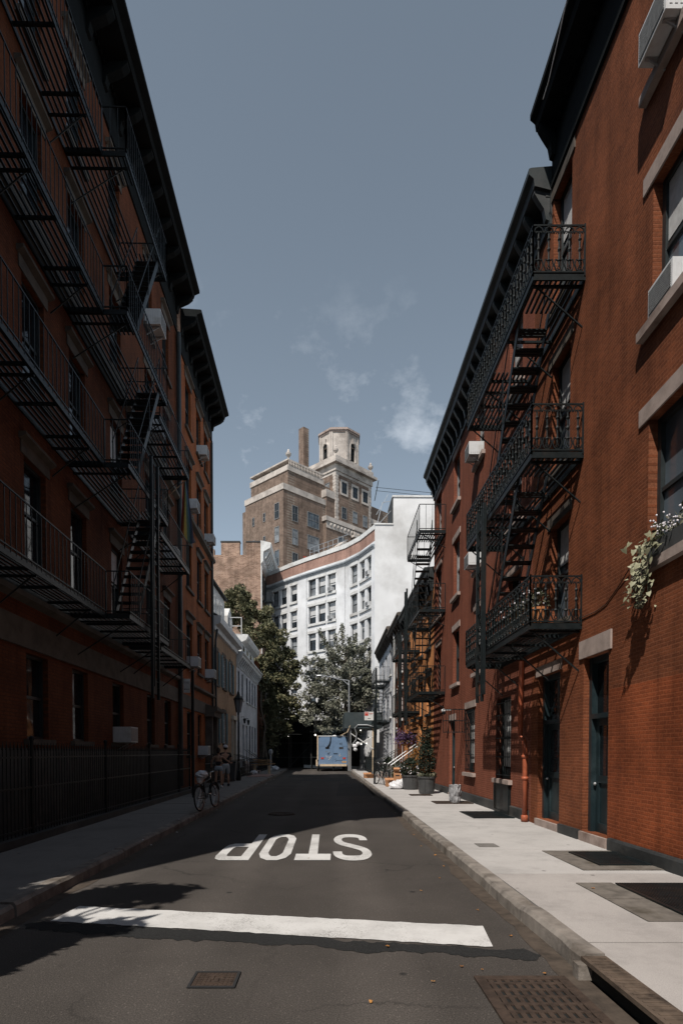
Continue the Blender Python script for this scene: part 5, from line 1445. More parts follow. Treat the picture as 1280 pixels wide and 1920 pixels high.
for i in range(210):
    v = r.random() ** .8; w = .33 - .20 * v
    vleaf(b, FR.P(7.80 + r.uniform(-w, w * .7) + .08 * v, 4.47 - v * .88, .10 + .10 * math.sin(v * 2.6) + r.gauss(0, .07) + .05), .052, r)
b.build('trailing_vine', 'leafY', t)
b = MB()
for k in range(9):
    u = 7.6 + r.uniform(0, .4); b.path([FR.P(u, 4.45, .02), FR.P(u, 4.42, .15), FR.P(u + .04, 4.0, .2 + r.uniform(-.04, .06)), FR.P(u + .1, 3.65 + r.uniform(0, .3), .16)], .006, 4)
b.build('stems', 'leafG', t)
b = MB(); g = MB()
for i in range(80):
    u = r.uniform(7.0, 7.97); p = FR.P(u, 4.5 + r.random() * .25, -.03 + r.gauss(0, .06)); b.ball(p, .014, 5, 4)
for i in range(260): leaf(g, FR.P(r.uniform(7.0, 7.97), 4.42 + r.random() * .22, -.03 + r.gauss(0, .06)), .035, r)
b.build('white_flowers', 'petal', t)['kind'] = 'stuff'; g.build('foliage', 'leafG', t)

# flower pots on the lowest ornate balcony
for i, u in enumerate((10.25, 10.62, 11.0, 11.35, 11.75)):
    t = thing('flower_pot', ['terracotta pot of leafy flowers at the near end of the lowest ornate balcony', 'second terracotta pot from the near end of the lowest balcony', 'middle terracotta pot of the row on the lowest balcony', 'fourth pot along the row on the lowest balcony', 'last pot of the row on the lowest balcony'][i], 'flower pot', FR.P(u, 3.875, .7), 0, 'flower pots on the lowest balcony')
    MB().lathe(FR.P(u, 3.875, .7), [(.09, 0), (.14, .22), (.15, .23), (.15, .27), (.12, .27)], 12).build('pot', 'terra', t)
    b = MB(); bush(b, FR.P(u, 4.08, .7), .17, .42, 130, .045, r); b.build('foliage', 'leafG', t)
    b = MB()
    for k in range(14): b.ball(FR.P(u + r.gauss(0, .1), 4.25 + r.uniform(0, .22), .7 + r.gauss(0, .1)), .016, 5, 4)
    b.build('blossom', 'petal', t)

# ================================================================== AIR CONDITIONERS (set in windows)
def ac_proto():
    """built facing +X from a wall at x = 0, centred on y, resting at z = 0"""
    t = proto('air_conditioner', 'white window air conditioner', 'air conditioner', 'window air conditioners')
    w, h, d = .31, .42, .44
    b = MB().box(-.1, d, -w, w, 0, h)
    for q in ((-w, 1), (w, -1)):
        for k in range(5): b.box(.10 + k * .065, .135 + k * .065, min(q[0], q[0] - .006 * q[1]), max(q[0], q[0] - .006 * q[1]), .06, h - .08)
    b.build('case', 'acw', t)
    g = MB().box(d, d + .004, -w + .03, w - .03, .03, h - .03)
    for k in range(11): g.box(d + .004, d + .012, -w + .03, w - .03, .05 + k * .031, .062 + k * .031)
    g.build('grille', 'acg', t)
    b = MB().tube((.02, -.2, -.22), (d - .06, -.2, -.01), .014, 4).tube((.02, .2, -.22), (d - .06, .2, -.01), .014, 4).box(.0, d - .03, -.22, -.18, -.025, -.003).box(.0, d - .03, .18, .22, -.025, -.003)
    b.build('bracket', 'steel', t)
    return t
AC = ac_proto()
RL, RRt = 0.018, math.pi
alist = [(FR, 7.72, 7.43, RRt, 'white air conditioner on the third floor sill of the nearest red house', .9),
         (FR, 7.6, 10.61, RRt, 'white air conditioner at the very top right corner on a steel bracket', 1.0),
         (FR, 17.05, 10.07, RRt, 'white air conditioner high on the red house beside the ornate balconies', .85),
         (FR, 17.05, 6.97, RRt, 'white air conditioner one storey below another beside the ornate balconies', .85),
         (FL, 19.5, 15.37, RL, 'large white air conditioner on the top floor of the left tenement', 1.15),
         (FL, 19.5, 12.02, RL, 'white air conditioner one floor below the large top one on the left tenement', 1.05),
         (FL, 21.7, 8.67, RL, 'white air conditioner beneath the rainbow flag', 1),
         (FL, 16.35, 1.92, RL, 'dim white air conditioner behind the fence in a ground floor window', 1),
         (FL, 27.7, 15.37, RL, 'white air conditioner on the top floor of the narrower tenement', 1),
         (FL, 25.5, 12.02, RL, 'white air conditioner in the nearest third floor window of the narrower tenement', .95),
         (FL, 29.5, 12.02, RL, 'white air conditioner at the far corner third floor window of the narrower tenement', .95),
         (FL, 25.5, 5.32, RL, 'white air conditioner above the hanging parking sign', 1),
         (FL, 29.4, 5.32, RL, 'white air conditioner low at the far corner of the narrower tenement', 1),
         (FL, 27.65, 1.52, RL, 'white air conditioner at street level left of the dark doorway', 1)]
for i, (f, u, v, rz, lab, s) in enumerate(alist): place(AC, i == 0, f.P(u, v, -.32 if i == 0 else -.15 if i == 1 else 0), rz, lab, scale=s)
for i, (k, u, v, lab) in enumerate(((6, 1.9, 17.75, 'small air conditioner in the top row of the right bay of the curved building'), (6, 1.9, 14.95, 'small air conditioner in the second row of the right bay of the curved building'), (4, .7, 14.95, 'small air conditioner in the second row of the middle bay of the curved building'), (4, .7, 17.75, 'small air conditioner in the top row of the middle bay of the curved building'))):
    f, Ln = seg(k); place(AC, False, f.P(u, v, -.12), math.atan2(f.n.y, f.n.x), lab)

# ================================================================== IRON FENCE ON THE LEFT
def fx(y): return -4.95 - .0095 * y
t = thing('iron_fence', 'long black spear topped iron fence along the left pavement', 'fence', (fx(11), 11, .14))
b = MB(); y = 1.5
while y < 21.9:
    b.tube((fx(y), y, .25), (fx(y), y, 1.68), .010, 4); b.tube((fx(y), y, 1.68), (fx(y), y, 1.82), .020, 4, .002); y += .115
b.build('pickets', 'iron', t)
b = MB()
for z in (.36, 1.05, 1.56): b.tube((fx(1.5), 1.5, z), (fx(21.9), 21.9, z), .020, 4)
b.build('rails', 'iron', t)
b = MB()
for y in (3, 6.5, 10, 13.4, 16.8, 20.2, 21.9): b.tube((fx(y), y, .14), (fx(y), y, 1.85), .035, 6); b.ball((fx(y), y, 1.88), .05, 6, 5)
b.build('posts', 'iron', t)
b = MB().hexa([(fx(1.5) - .14, 1.5, .142), (fx(1.5) + .14, 1.5, .142), (fx(22) + .14, 22, .142), (fx(22) - .14, 22, .142), (fx(1.5) - .14, 1.5, .27), (fx(1.5) + .14, 1.5, .27), (fx(22) + .14, 22, .27), (fx(22) - .14, 22, .27)])
b.build('kerb_stone', 'plinth', t)
# low wall and rails further along
for (x0, y0, x1, y1, lab) in ((-5.15, 24.6, -5.15, 28.4, 'black iron area railing just beyond the sign pole, behind the couple'), (-5.2, 31.5, -5.2, 36.5, 'black iron area railing in front of the tan shuttered house'), (-5.2, 39, -5.2, 50, 'long black iron area railing in front of the white painted house')):
    t = thing('area_railing', lab, 'railing', (x0, (y0 + y1) / 2, .14), 0, 'area railings on the left')
    b = MB()
    for z in (.3, .75, 1.15): b.tube((x0, y0, z), (x1, y1, z), .02, 4)
    n = int((y1 - y0) / .2)
    for i in range(n + 1): b.tube((x0, y0 + (y1 - y0) * i / n, .14), (x1, y0 + (y1 - y0) * i / n, 1.22), .012, 4)
    b.build('bars', 'iron', t)
for i, (y0, n, lab) in enumerate(((28.9, 4, 'dark stone stoop leading to the dark doorway on the left'), (41.9, 5, 'pale stoop with curved black handrails at the white house'), (37.2, 3, 'low brownstone stoop at the cream door of the tan house'))):
    t = thing('stoop', lab, 'steps', (-5.8, y0 + .8, .14))
    b = MB()
    for k in range(n): b.box(-6.2, -5.0 + .02 - k * .24, y0, y0 + 1.6, .142 + k * .17, .142 + (k + 1) * .17 - .003)
    b.build('steps', 'stoneD' if i != 1 else 'stone', t)
    for y in (y0 + .05, y0 + 1.55):
        b = MB().path([(-4.95, y, .15), (-4.95, y, 1.1), (-5.05, y, 1.2), (-6.0, y, 1.0 + n * .17), (-6.0, y, n * .17 + .1)], .02, 5)
        for k in range(5): b.tube((-5.1 - k * .18, y, .2 + k * .7 * n * .17 / 4), (-5.1 - k * .18, y, 1.18 + k * .8 * n * .17 / 4.6), .011, 4)
        b.build('handrail', 'iron', t)

# ---- stoops on the right with sloping handrails
for i, (y0, n, mt, lab) in enumerate(((26.6, 6, 'brickD2', 'brownish stoop with grey sloping handrails at the orange house'), (34.2, 5, 'stone', 'stone stoop with sloping handrails at the white trimmed house'))):
    t = thing('stoop', lab, 'steps', (3.8, y0 + .9, .147))
    b = MB()
    for k in range(n): b.box(2.9 + k * .24, 4.33, y0, y0 + 1.7, .15 + k * .16, .15 + (k + 1) * .16 - .003)
    b.build('steps', mt, t)
    for y in (y0 + .06, y0 + 1.64):
        b = MB().path([(2.85, y, .15), (2.85, y, 1.05), (4.2, y, 1.0 + n * .17), (4.2, y, n * .16 + .1)], .022, 5).path([(2.85, y, .75), (4.2, y, .7 + n * .17)], .016, 5)
        for k in range(7): b.tube((2.85 + k * .2, y, .2 + k * n * .024), (2.85 + k * .2, y, 1.03 + k * n * .025), .011, 4)
        b.build('handrail', 'iron' if i else 'steel', t)
for (y0, y1, lab) in ((36.6, 39.2, 'short black iron railing in front of the white trimmed red house on the right'), (40, 48, 'long black iron railing in front of the white row house at the far right')):
    t = thing('area_railing', lab, 'railing', (3.0, (y0 + y1) / 2, .147), 0, 'area railings on the right')
    b = MB()
    for z in (.3, 1.2): b.tube((3.0, y0, z), (3.0, y1, z), .02, 4)
    n = int((y1 - y0) / .22)
    for i in range(n + 1): b.tube((3.0, y0 + (y1 - y0) * i / n, .147), (3.0, y0 + (y1 - y0) * i / n, 1.3), .014, 4)
    b.build('bars', 'iron', t)

# ================================================================== SIGNS, LAMPS, CAMERA
def textmesh(body, size, name, mat, parent, loc, rot, depth=.002, sx=1.0):
    c = bpy.data.curves.new(name, 'FONT'); c.body = body; c.size = size; c.align_x = 'CENTER'; c.align_y = 'CENTER'; c.extrude = depth; c.space_line = .9
    tmp = bpy.data.objects.new(name + '_tmp', c); COL.objects.link(tmp)
    dg = bpy.context.evaluated_depsgraph_get(); me = bpy.data.meshes.new_from_object(tmp.evaluated_get(dg)); bpy.data.objects.remove(tmp)
    me.materials.clear(); me.materials.append(M[mat])
    mt = Matrix.Translation(Vector(loc) - BASE[parent.name]) @ rot.to_4x4() @ Matrix.Diagonal((sx, 1, 1, 1)); me.transform(mt)
    o = bpy.data.objects.new(name, me); COL.objects.link(o); o.parent = parent; BASE[o.name] = BASE[parent.name]
    return o
FACE = Matrix(((1, 0, 0), (0, 0, -1), (0, 1, 0)))         # text stands upright and faces the camera (-Y)
p = AY(362, 1400, 20.6)
t = thing('street_sign', 'dark pole with a grey parking sign on the left pavement', 'sign', (p.x, 20.6, .14))
MB().path([(p.x, 20.6, .14), (p.x, 20.6, 4.5)], .055, 8).build('pole', 'iron', t)
s = MB().box(p.x - .30, p.x - .07, 20.53, 20.545, 3.72, 4.2).build('sign_plate', 'white', t)
textmesh('NO PARKING\nANYTIME', .042, 'lettering', 'ink', s, (p.x - .185, 20.528, 4.07), FACE, .001, .8)
b = MB(); x = p.x - .185
b.box(x - .07, x + .09, 20.525, 20.529, 3.835, 3.85); b.hexa([(x - .10, 20.525, 3.842), (x - .06, 20.525, 3.82), (x - .06, 20.529, 3.82), (x - .10, 20.529, 3.842), (x - .10, 20.525, 3.843), (x - .06, 20.525, 3.866), (x - .06, 20.529, 3.866), (x - .10, 20.529, 3.843)]); b.build('arrow', 'ink', s)
px_ = 2.2
t = thing('street_sign', 'thin dark pole with a red and white parking sign above the locked bicycle', 'sign', (px_, 27.8, .147))
MB().path([(px_, 27.8, .147), (px_, 27.8, 3.75)], .055, 8).build('pole', 'iron', t)
s = MB().box(px_ - .49, px_ - .06, 27.73, 27.745, 3.15, 3.55).build('sign_plate', 'white', t)
b = MB().box(px_ - .475, px_ - .31, 27.726, 27.7295, 3.36, 3.53); b.build('red_block', 'red', s)
textmesh('NO', .085, 'lettering', 'white', s, (px_ - .393, 27.724, 3.485), FACE, .001)
textmesh('STANDING\nEXCEPT', .042, 'lettering', 'red', s, (px_ - .19, 27.724, 3.46), FACE, .001)
b = MB().box(px_ - .34, px_ - .2, 27.726, 27.7295, 3.225, 3.25); b.build('arrow', 'ink', s)

p = AY(447, 1320, 31.0)
t = thing('gas_lantern', 'old black lantern post on the left pavement by the shuttered house', 'street lamp', (p.x, 31, .14))
MB().lathe((p.x, 31, .14), [(.13, 0), (.13, .5), (.07, .6), (.05, 1.0), (.04, 3.6), (.07, 3.65), (.05, 3.7)], 10).build('post', 'iron', t)
zb = AY(447, 1336, 31).z
MB().lathe((p.x, 31, zb), [(.12, 0), (.23, .66)], 6).build('lamp_glass', 'glassB', t)
b = MB().lathe((p.x, 31, zb + .66), [(.27, 0), (.24, .1), (.1, .25), (.06, .4), (.02, .5)], 6)
for k in range(6): b.tube((p.x + .12 * math.cos(k * 1.047), 31 + .12 * math.sin(k * 1.047), zb), (p.x + .23 * math.cos(k * 1.047), 31 + .23 * math.sin(k * 1.047), zb + .66), .012, 4)
b.tube((p.x, 31, 3.6), (p.x, 31, zb), .05, 6); b.build('lamp_frame', 'iron', t)
pole = AY(654, 1335, 47); top = AY(654, 1276, 47); arm = AY(596, 1267, 47)
t = thing('street_lamp', 'pale steel street lamp with a long arm in front of the trees', 'street lamp', (pole.x, 47, 0.14))
MB().path([(pole.x, 47, .14), (pole.x, 47, top.z)], [.10, .06], 8).build('pole', 'steel', t)
b = MB().path([(pole.x, 47, top.z - .4), (pole.x - .5, 47, top.z + .05), (arm.x + .6, 47, arm.z - .02), (arm.x + .3, 47, arm.z)], .045, 6).path([(pole.x, 47, top.z), (pole.x - .5, 47, top.z + .06)], .03, 5); b.build('arm', 'steel', t)
MB().ball((arm.x + .15, 47, arm.z), .3, 10, 6, (1, .45, .3)).build('lamp_head', 'steel', t)
t = thing('security_camera', 'small white dome security camera on the red wall above the teal door', 'camera', FR.P(20.9, 3.05, .1))
MB().tube(FR.P(20.9, 3.15, 0), FR.P(20.9, 3.15, .22), .03, 6).build('bracket', 'acw', t)
MB().ball(FR.P(20.9, 3.12, .25), .085, 10, 8, (1, 1.2, .8)).build('camera_body', 'acw', t)
MB().ball(FR.P(20.85, 3.03, .25), .06, 10, 8).build('lens_dome', 'glass', t)

# loose cable on the near cornice
t = thing('loose_cable', 'thin pale loose cable drooping over the near right cornice', 'cable', FR.P(10.5, 12.9, .47))
t2 = MB().path([FR.P(10.9, 13.45, .47), FR.P(10.6, 13.42, .485), FR.P(10.2, 13.6, .49), FR.P(9.6, 13.95, .49), FR.P(9.3, 13.98, .3)], .008, 5); t2.build('wire', 'bag', t)
t = thing('wall_cable', 'thin dark cable drooping across the red wall from the window box to the balcony', 'cable', FR.P(9, 4.0, .02))
MB().path([FR.P(8.5, 4.28, .03), FR.P(8.85, 4.12, .012), FR.P(9.25, 3.96, .012), FR.P(9.6, 3.93, .012), FR.P(10.1, 3.95, .015)], .008, 5).build('wire', 'rust', t)

# ================================================================== RAINBOW FLAG
t = thing('rainbow_flag', 'limp rainbow flag hanging from a short pole on the left tenement', 'flag', FL.P(21.4, 11.3, 0))
tp = FL.P(21.3, 11.35, .75)
MB().tube(FL.P(21.35, 10.7, 0), tp + Vector((.1, 0, .1)), .018, 6).build('flag_pole', 'woodp', t)
cols_ = [('red_flag_stripe', (.35, .06, .05)), ('orange_flag_stripe', (.50, .17, .05)), ('yellow_flag_stripe', (.48, .36, .09)), ('green_flag_stripe', (.13, .20, .15)), ('blue_flag_stripe', (.14, .22, .33)), ('violet_flag_stripe', (.22, .22, .32))]
r = random.Random(6)
for k, (nm, c) in enumerate(cols_):
    b = MB(); m = 14; prev = None
    for i in range(m + 1):
        z = i / m; w = .10 + .62 * z ** .8
        row = []
        for j in range(3):
            s = (k + j / 2) / 6; a = s * 9 + z * 2.2
            row.append(tp + Vector((.02 + w * (s - .35) * .75, .07 * math.sin(a) * (0.3 + z), -1.95 * z - .30 * s * z + .03 * math.sin(a * 1.3))))
        if prev:
            for j in range(2): b.quad(prev[j], prev[j + 1], row[j + 1], row[j])
        prev = row
    b.build('stripe', plain(nm, c, .8, var=.1, scale=9), t, smooth=True)

# ================================================================== TRAILER AND SIDEWALK SHEDS
Yt = 50.0; xa, xb = -.82, 1.70
t = thing('box_trailer', 'blue box trailer numbered 41 with graffiti on its double rear doors', 'trailer', (.45, 51.8, 0))
b = MB().box(xa, xb, Yt + .04, 54.2, .52, 2.86)
b.hexa([(xa, Yt + .04, 2.861), (xb, Yt + .04, 2.861), (xb, 54.2, 2.861), (xa, 54.2, 2.861), (xa + .3, Yt + .04, 2.97), (xb - .3, Yt + .04, 2.97), (xb - .3, 54.2, 2.97), (xa + .3, 54.2, 2.97)])
b.build('body', 'blue', t)
for i, (u0, u1) in enumerate(((xa + .07, .435), (.450, xb - .07))):
    b = MB().box(u0, u1, Yt, Yt + .037, .62, 2.70)
    for z in (.95, 1.9): b.box(u0 if i == 0 else u1 - .45, u0 + .45 if i == 0 else u1, Yt - .012, Yt - .002, z + .25, z + .29)
    d = b.build('door', 'blue', t)
    cx = u0 + .68 if i == 0 else u0 + .66
    MB().box(cx - .17, cx + .17, Yt - .015, Yt - .003, 1.92, 2.08).build('vent', 'ink' if i == 0 else 'plinth', d)
    if i == 1:
        textmesh('41', .30, 'number', 'ink', d, (cx, Yt - .008, 2.34), FACE, .003)
        MB().box(u0 + .02, u0 + .35, Yt - .03, Yt - .003, 1.50, 1.54).build('latch', 'ink', d)
def stroke(pts, mat, name, par, r=.016):
    MB().path([(q[0], Yt - .008, q[1]) for q in pts], r, 4).build(name, mat, par)
dr = [o for o in t.children if o.name.startswith('door')]
stroke([(-.22, 1.28), (-.14, 1.36), (-.10, 1.08), (-.02, 1.30), (.02, 1.12), (.10, 1.10), (.09, 1.28), (.16, 1.22), (.30, 1.34), (.12, 1.04), (.02, .96)], 'bag', 'graffiti', dr[0], .02)
stroke([(-.26, 1.66), (-.1, 1.72), (.05, 1.62), (.2, 1.66)], 'acg', 'graffiti', dr[0], .012); stroke([(-.08, 1.5), (.02, 1.55), (.1, 1.44), (.0, 1.42), (-.06, 1.5), (.14, 1.56)], 'ink', 'graffiti', dr[0], .012)
stroke([(.85, 1.38), (1.12, 1.36)], 'bag', 'graffiti', dr[1], .016); stroke([(.99, 1.54), (.98, 1.20)], 'bag', 'graffiti', dr[1], .016)
stroke([(.58, 1.0), (.66, 1.1), (.7, .92), (.6, .86), (.8, .95), (.84, 1.0), (.9, .9), (1.0, .98), (1.08, .9), (1.2, .94)], 'ink', 'graffiti', dr[1], .011)
for x in (xa + .33, xb - .33):
    MB().box(x - .12, x + .12, Yt - .03, Yt - .003, 1.06, 1.18).build('tail_light', 'red', t)
MB().box(xb - .52, xb - .14, Yt - .012, Yt - .002, .74, .88).build('number_plate', 'wood', t)
MB().box(xa + .12, xb - .12, Yt - .10, Yt - .001, .44, .62).box(xa - .22, xa - .06, Yt + .1, Yt + .2, .45, 1.0).box(xb + .06, xb + .2, Yt + .1, Yt + .2, .45, 1.0).build('bumper', 'woodp', t)
for x in (xa - .06, xb + .06):
    for y in (51.2, 52.3):
        w = MB().torus((x, y, .34), (1, 0, 0), .245, .095, 22, 8).build('wheel', 'rubber', t); MB().lathe((0, 0, 0), [(.2, -.05), (.2, .05)], 12)
        MB().torus((x, y, .34), (1, 0, 0), .12, .06, 16, 6).build('hub', 'steel', w)
b = MB().box(xa - .12, xa - .02, Yt - .02, Yt + .06, 1.0, 3.06).box(xb + .02, xb + .12, Yt + .1, Yt + .2, .5, 2.9)
b.build('timber_post', 'woodp', t)
b = MB().tube((xa, Yt + .05, 3.0), (xb, Yt + .05, 3.0), .04, 5); b.ball((.55, Yt + .2, 3.02), .17, 8, 6, (1.2, 1, .5), .2).ball((1.2, Yt + .2, 3.0), .12, 8, 6, (1.6, 1, .5), .2).build('roof_gear', 'acw', t)
MB().path([(.22, Yt + .02, 2.98), (.2, Yt - .05, 2.6), (.1, Yt - .06, 2.3), (-.12, Yt - .05, 2.02)], .045, 6).build('exhaust_hose', 'ink', t)
MB().box(.38, .5, Yt - .05, 54, .1, .5).build('jack_stand', 'iron', t)

t = thing('sidewalk_shed', 'dark green sidewalk shed with white cross braces beside the trailer', 'scaffold', (2.6, 47, .147))
MB().box(1.3, 4.2, 45.6, 52.0, 3.55, 3.75).box(1.3, 4.2, 45.5, 45.6, 3.5, 4.72).box(1.25, 1.3, 45.5, 52, 3.5, 4.72).build('deck_panels', 'shed', t)
b = MB()
for x, y in ((1.75, 45.7), (1.75, 49), (1.75, 51.8), (4.0, 49), (4.0, 51.8)): b.tube((x, y, .147), (x, y, 3.55), .055, 6)
b.build('posts', 'steel', t)
MB().box(3.42, 3.60, 45.62, 45.8, .15, 3.5).build('timber_post', 'woodp', t)
b = MB().tube((1.75, 45.65, 3.1), (3.5, 45.6, 1.9), .04, 5).tube((2.0, 45.72, 2.0), (3.45, 45.62, 2.85), .04, 5); b.build('cross_brace', 'white', t)
MB().path([(1.85, 45.55, 2.2), (2.15, 45.5, 2.6), (2.2, 45.5, 3.1), (2.05, 45.5, 3.5), (2.3, 45.45, 3.75), (3.0, 45.45, 3.75), (3.6, 45.45, 3.6)], .05, 6).build('hose', 'steel', t)
MB().path([(1.0, 46.6, 2.95), (1.5, 45.6, 3.2), (1.7, 45.5, 3.7)], .045, 6).build('hose', 'woodp', t)
b = MB(); r = random.Random(9)
for q in ((2.05, 45.55, 2.1, .2), (2.3, 45.5, 2.3, .17), (2.1, 45.5, 1.85, .15)): b.ball(q[:3], q[3], 9, 7, (1, .8, .9), .35, r)
b.build('tied_plastic', 'bag', t)
t = thing('sidewalk_shed', 'long sidewalk shed coloured black as shade under the trees across the end of the street', 'scaffold', (-2.5, 56.5, 0))
MB().box(-7.2, 3.2, 55.6, 62, 3.55, 3.75).box(-7.2, 3.2, 55.5, 55.6, 3.5, 4.65).build('deck_panels', 'dark', t)  # panel colour carries the trees' shade
b = MB()
for x in (-5.6, -3.7, -1.6, .6, 2.9):
    for y in (55.8, 59): b.tube((x, y, 0), (x, y, 3.55), .05, 6)
for z in (1.15, 2.5): b.tube((-7, 55.8, z), (3, 55.8, z), .03, 5)
b.tube((-3.7, 55.82, .2), (-1.6, 55.82, 2.4), .025, 5); b.build('posts', 'plinth', t)
MB().box(-9, 6, 62.0, 62.2, 0, 3.5).build('back_panel', 'dark', t)  # near-black backing sheet stands in for shade under the deck
for i, (px, py) in enumerate(((540, 1380), (591, 1378), (676, 1369), (679, 1367), (671, 1395), (687, 1394), (677, 1395))):
    Y = 57.5 if px < 600 else 50.5; p = AY(px, py, Y)
    o = MB().ball(p, .085 if px < 600 else .06, 8, 6).build('shed_lamp', 'bulb'); tag(o, 'small glowing bulb hung under the dark sidewalk shed roof', 'lamp', 'bulbs under the sheds')

# ================================================================== BICYCLES
def bicycle(label, loc, rz, frame='iron', lean=0.0, bag=False):
    t = thing('bicycle', label, 'bicycle', (0, 0, 0), 0, 'parked bicycles'); BASE[t.name] = Vector((0, 0, 0))
    R_ = .335; A, B_ = Vector((-.52, 0, R_)), Vector((.55, 0, R_)); bb = Vector((-.06, 0, .30)); st = Vector((-.20, 0, .80)); hd = Vector((.36, 0, .80)); hl = Vector((.40, 0, .62))
    b = MB()
    for p, q, r_ in ((bb, st, .017), (bb, hl, .02), (st + Vector((.03, 0, -.1)), hd, .017), (hd, hl, .02)): b.tube(p, q, r_, 6)
    for s in (-.055, .055):
        b.tube(bb + Vector((0, s * .5, 0)), A + Vector((0, s, 0)), .009, 5); b.tube(st + Vector((0, s * .3, -.08)), A + Vector((0, s, 0)), .008, 5)
        b.path([hl + Vector((0, s * .4, 0)), hl + Vector((.06, s, -.1)), B_ + Vector((0, s, 0))], .011, 5)
    b.tube(st, st + Vector((-.03, 0, .10)), .012, 6); b.build('frame', frame, t)
    for c in (A, B_):
        w = MB().torus(c, (0, 1, 0), .012, .022, 10, 5)
        for k in range(14):
            d = Vector((math.cos(k * .4488), 0, math.sin(k * .4488))); w.tube(c + Vector((0, .02 * (-1) ** k, 0)), c + d * (R_ - .03), .0022, 3)
        w = w.build('wheel', 'chrome', t)
        MB().torus(c, (0, 1, 0), R_ - .022, .021, 30, 6).build('tyre', 'rubber', w); MB().torus(c, (0, 1, 0), R_ - .05, .011, 30, 5).build('rim', 'chrome', w)
        f = MB(); pts = [c + Vector((math.cos(math.radians(a)), 0, math.sin(math.radians(a)))) * (R_ + .03) for a in range(20, 190, 17)]
        for p, q in zip(pts, pts[1:]): f.obox((p + q) / 2, (q - p) / 2, (0, .03, 0), (p + q - 2 * c).normalized() * .003)
        f.build('mudguard', frame, t)
    MB().path([hd, hd + Vector((-.02, 0, .16))], .014, 6).build('stem', 'chrome', t)
    hb = MB()
    for s in (-1, 1): hb.path([hd + Vector((-.02, 0, .16)), hd + Vector((.04, s * .12, .20)), hd + Vector((.0, s * .25, .22)), hd + Vector((-.18, s * .31, .19))], .012, 6)
    hb = hb.build('handlebar', 'chrome', t, smooth=True)
    for s in (-1, 1): MB().tube(hd + Vector((-.08, s * .285, .205)), hd + Vector((-.2, s * .315, .185)), .018, 7).build('grip', 'rubber', hb)
    sd = st + Vector((-.04, 0, .12))
    if bag:
        r = random.Random(2); MB().ball(sd + Vector((-.02, 0, .0)), .17, 12, 9, (1.1, .9, .62), .28, r).ball(sd + Vector((-.06, .03, -.1)), .12, 10, 8, (.8, .8, 1), .3, r).build('saddle_cover', 'bag', t)
    else:
        MB().add([sd + Vector(q) for q in ((-.14, -.08, 0), (-.14, .08, 0), (.02, .04, .0), (.15, .015, -.01), (.15, -.015, -.01), (.02, -.04, 0), (-.14, -.07, .05), (-.14, .07, .05), (.02, .03, .04), (.15, .01, .03), (.15, -.01, .03), (.02, -.03, .04))], [(0, 1, 2, 3, 4, 5)[::-1], (6, 7, 8, 9, 10, 11), (0, 1, 7, 6), (1, 2, 8, 7), (2, 3, 9, 8), (3, 4, 10, 9), (4, 5, 11, 10), (5, 0, 6, 11)]).build('saddle', 'rubber', t)
    b = MB().torus(bb + Vector((0, .05, 0)), (0, 1, 0), .085, .006, 18, 4)
    for s in (-1, 1):
        e = bb + Vector((.11 * s, .075 * s, -.12 * s)); b.tube(bb + Vector((0, .06 * s, 0)), e, .009, 5); b.box(e.x - .045, e.x + .045, min(e.y, e.y + .09 * s), max(e.y, e.y + .09 * s), e.z - .012, e.z + .012)
    b.tube(bb + Vector((0, .05, .085)), A + Vector((0, .05, .035)), .006, 4).tube(bb + Vector((0, .05, -.085)), A + Vector((0, .05, -.035)), .006, 4); b.build('crankset', 'chrome', t)
    MB().tube(bb + Vector((-.08, .02, 0)), bb + Vector((-.16, .17, -.27)), .009, 5).build('kickstand', 'chrome', t)
    b = MB().path([A + Vector((0, .06, 0)), A + Vector((-.06, .06, .38)), A + Vector((.26, .05, .42))], .006, 4).path([A + Vector((0, -.06, 0)), A + Vector((-.06, -.06, .38)), A + Vector((.26, -.05, .42))], .006, 4)
    b.build('rear_rack', 'chrome', t)
    t.location = loc; t.rotation_euler = (lean, 0, rz)
    return t
g = G(372, 1521, .147)
bicycle('dark bicycle with a white bag over its saddle standing on the left pavement', (g.x + .15, g.y + .45, .147), math.radians(80), lean=math.radians(-4), bag=True)
bicycle('old dark bicycle leaning on the sign pole on the right pavement', (2.42, 26.9, .147), math.radians(108), lean=math.radians(5))

# ================================================================== PEOPLE
def skin(name, J, E, mat, parent, sub=2):
    """J: name -> (x, y, z, radius); E: chains of joint names. One continuous surface."""
    idx = {k: i for i, k in enumerate(J)}; me = bpy.data.meshes.new(name)
    ed = [(idx[a], idx[c]) for ch in E for a, c in zip(ch, ch[1:])]
    me.from_pydata([Vector(J[k][:3]) for k in J], ed, [])
    me.materials.append(M[mat]); o = bpy.data.objects.new(name, me); COL.objects.link(o)
    md = o.modifiers.new('skin', 'SKIN'); md.use_smooth_shade = True
    for k, i in idx.items():
        r_ = J[k][3]; rr = r_ if isinstance(r_, tuple) else (r_, r_); me.skin_vertices[0].data[i].radius = rr
        me.skin_vertices[0].data[i].use_root = (i == 0)
    s = o.modifiers.new('sub', 'SUBSURF'); s.levels = s.render_levels = sub
    o.parent = parent; BASE[o.name] = BASE[parent.name]
    return o
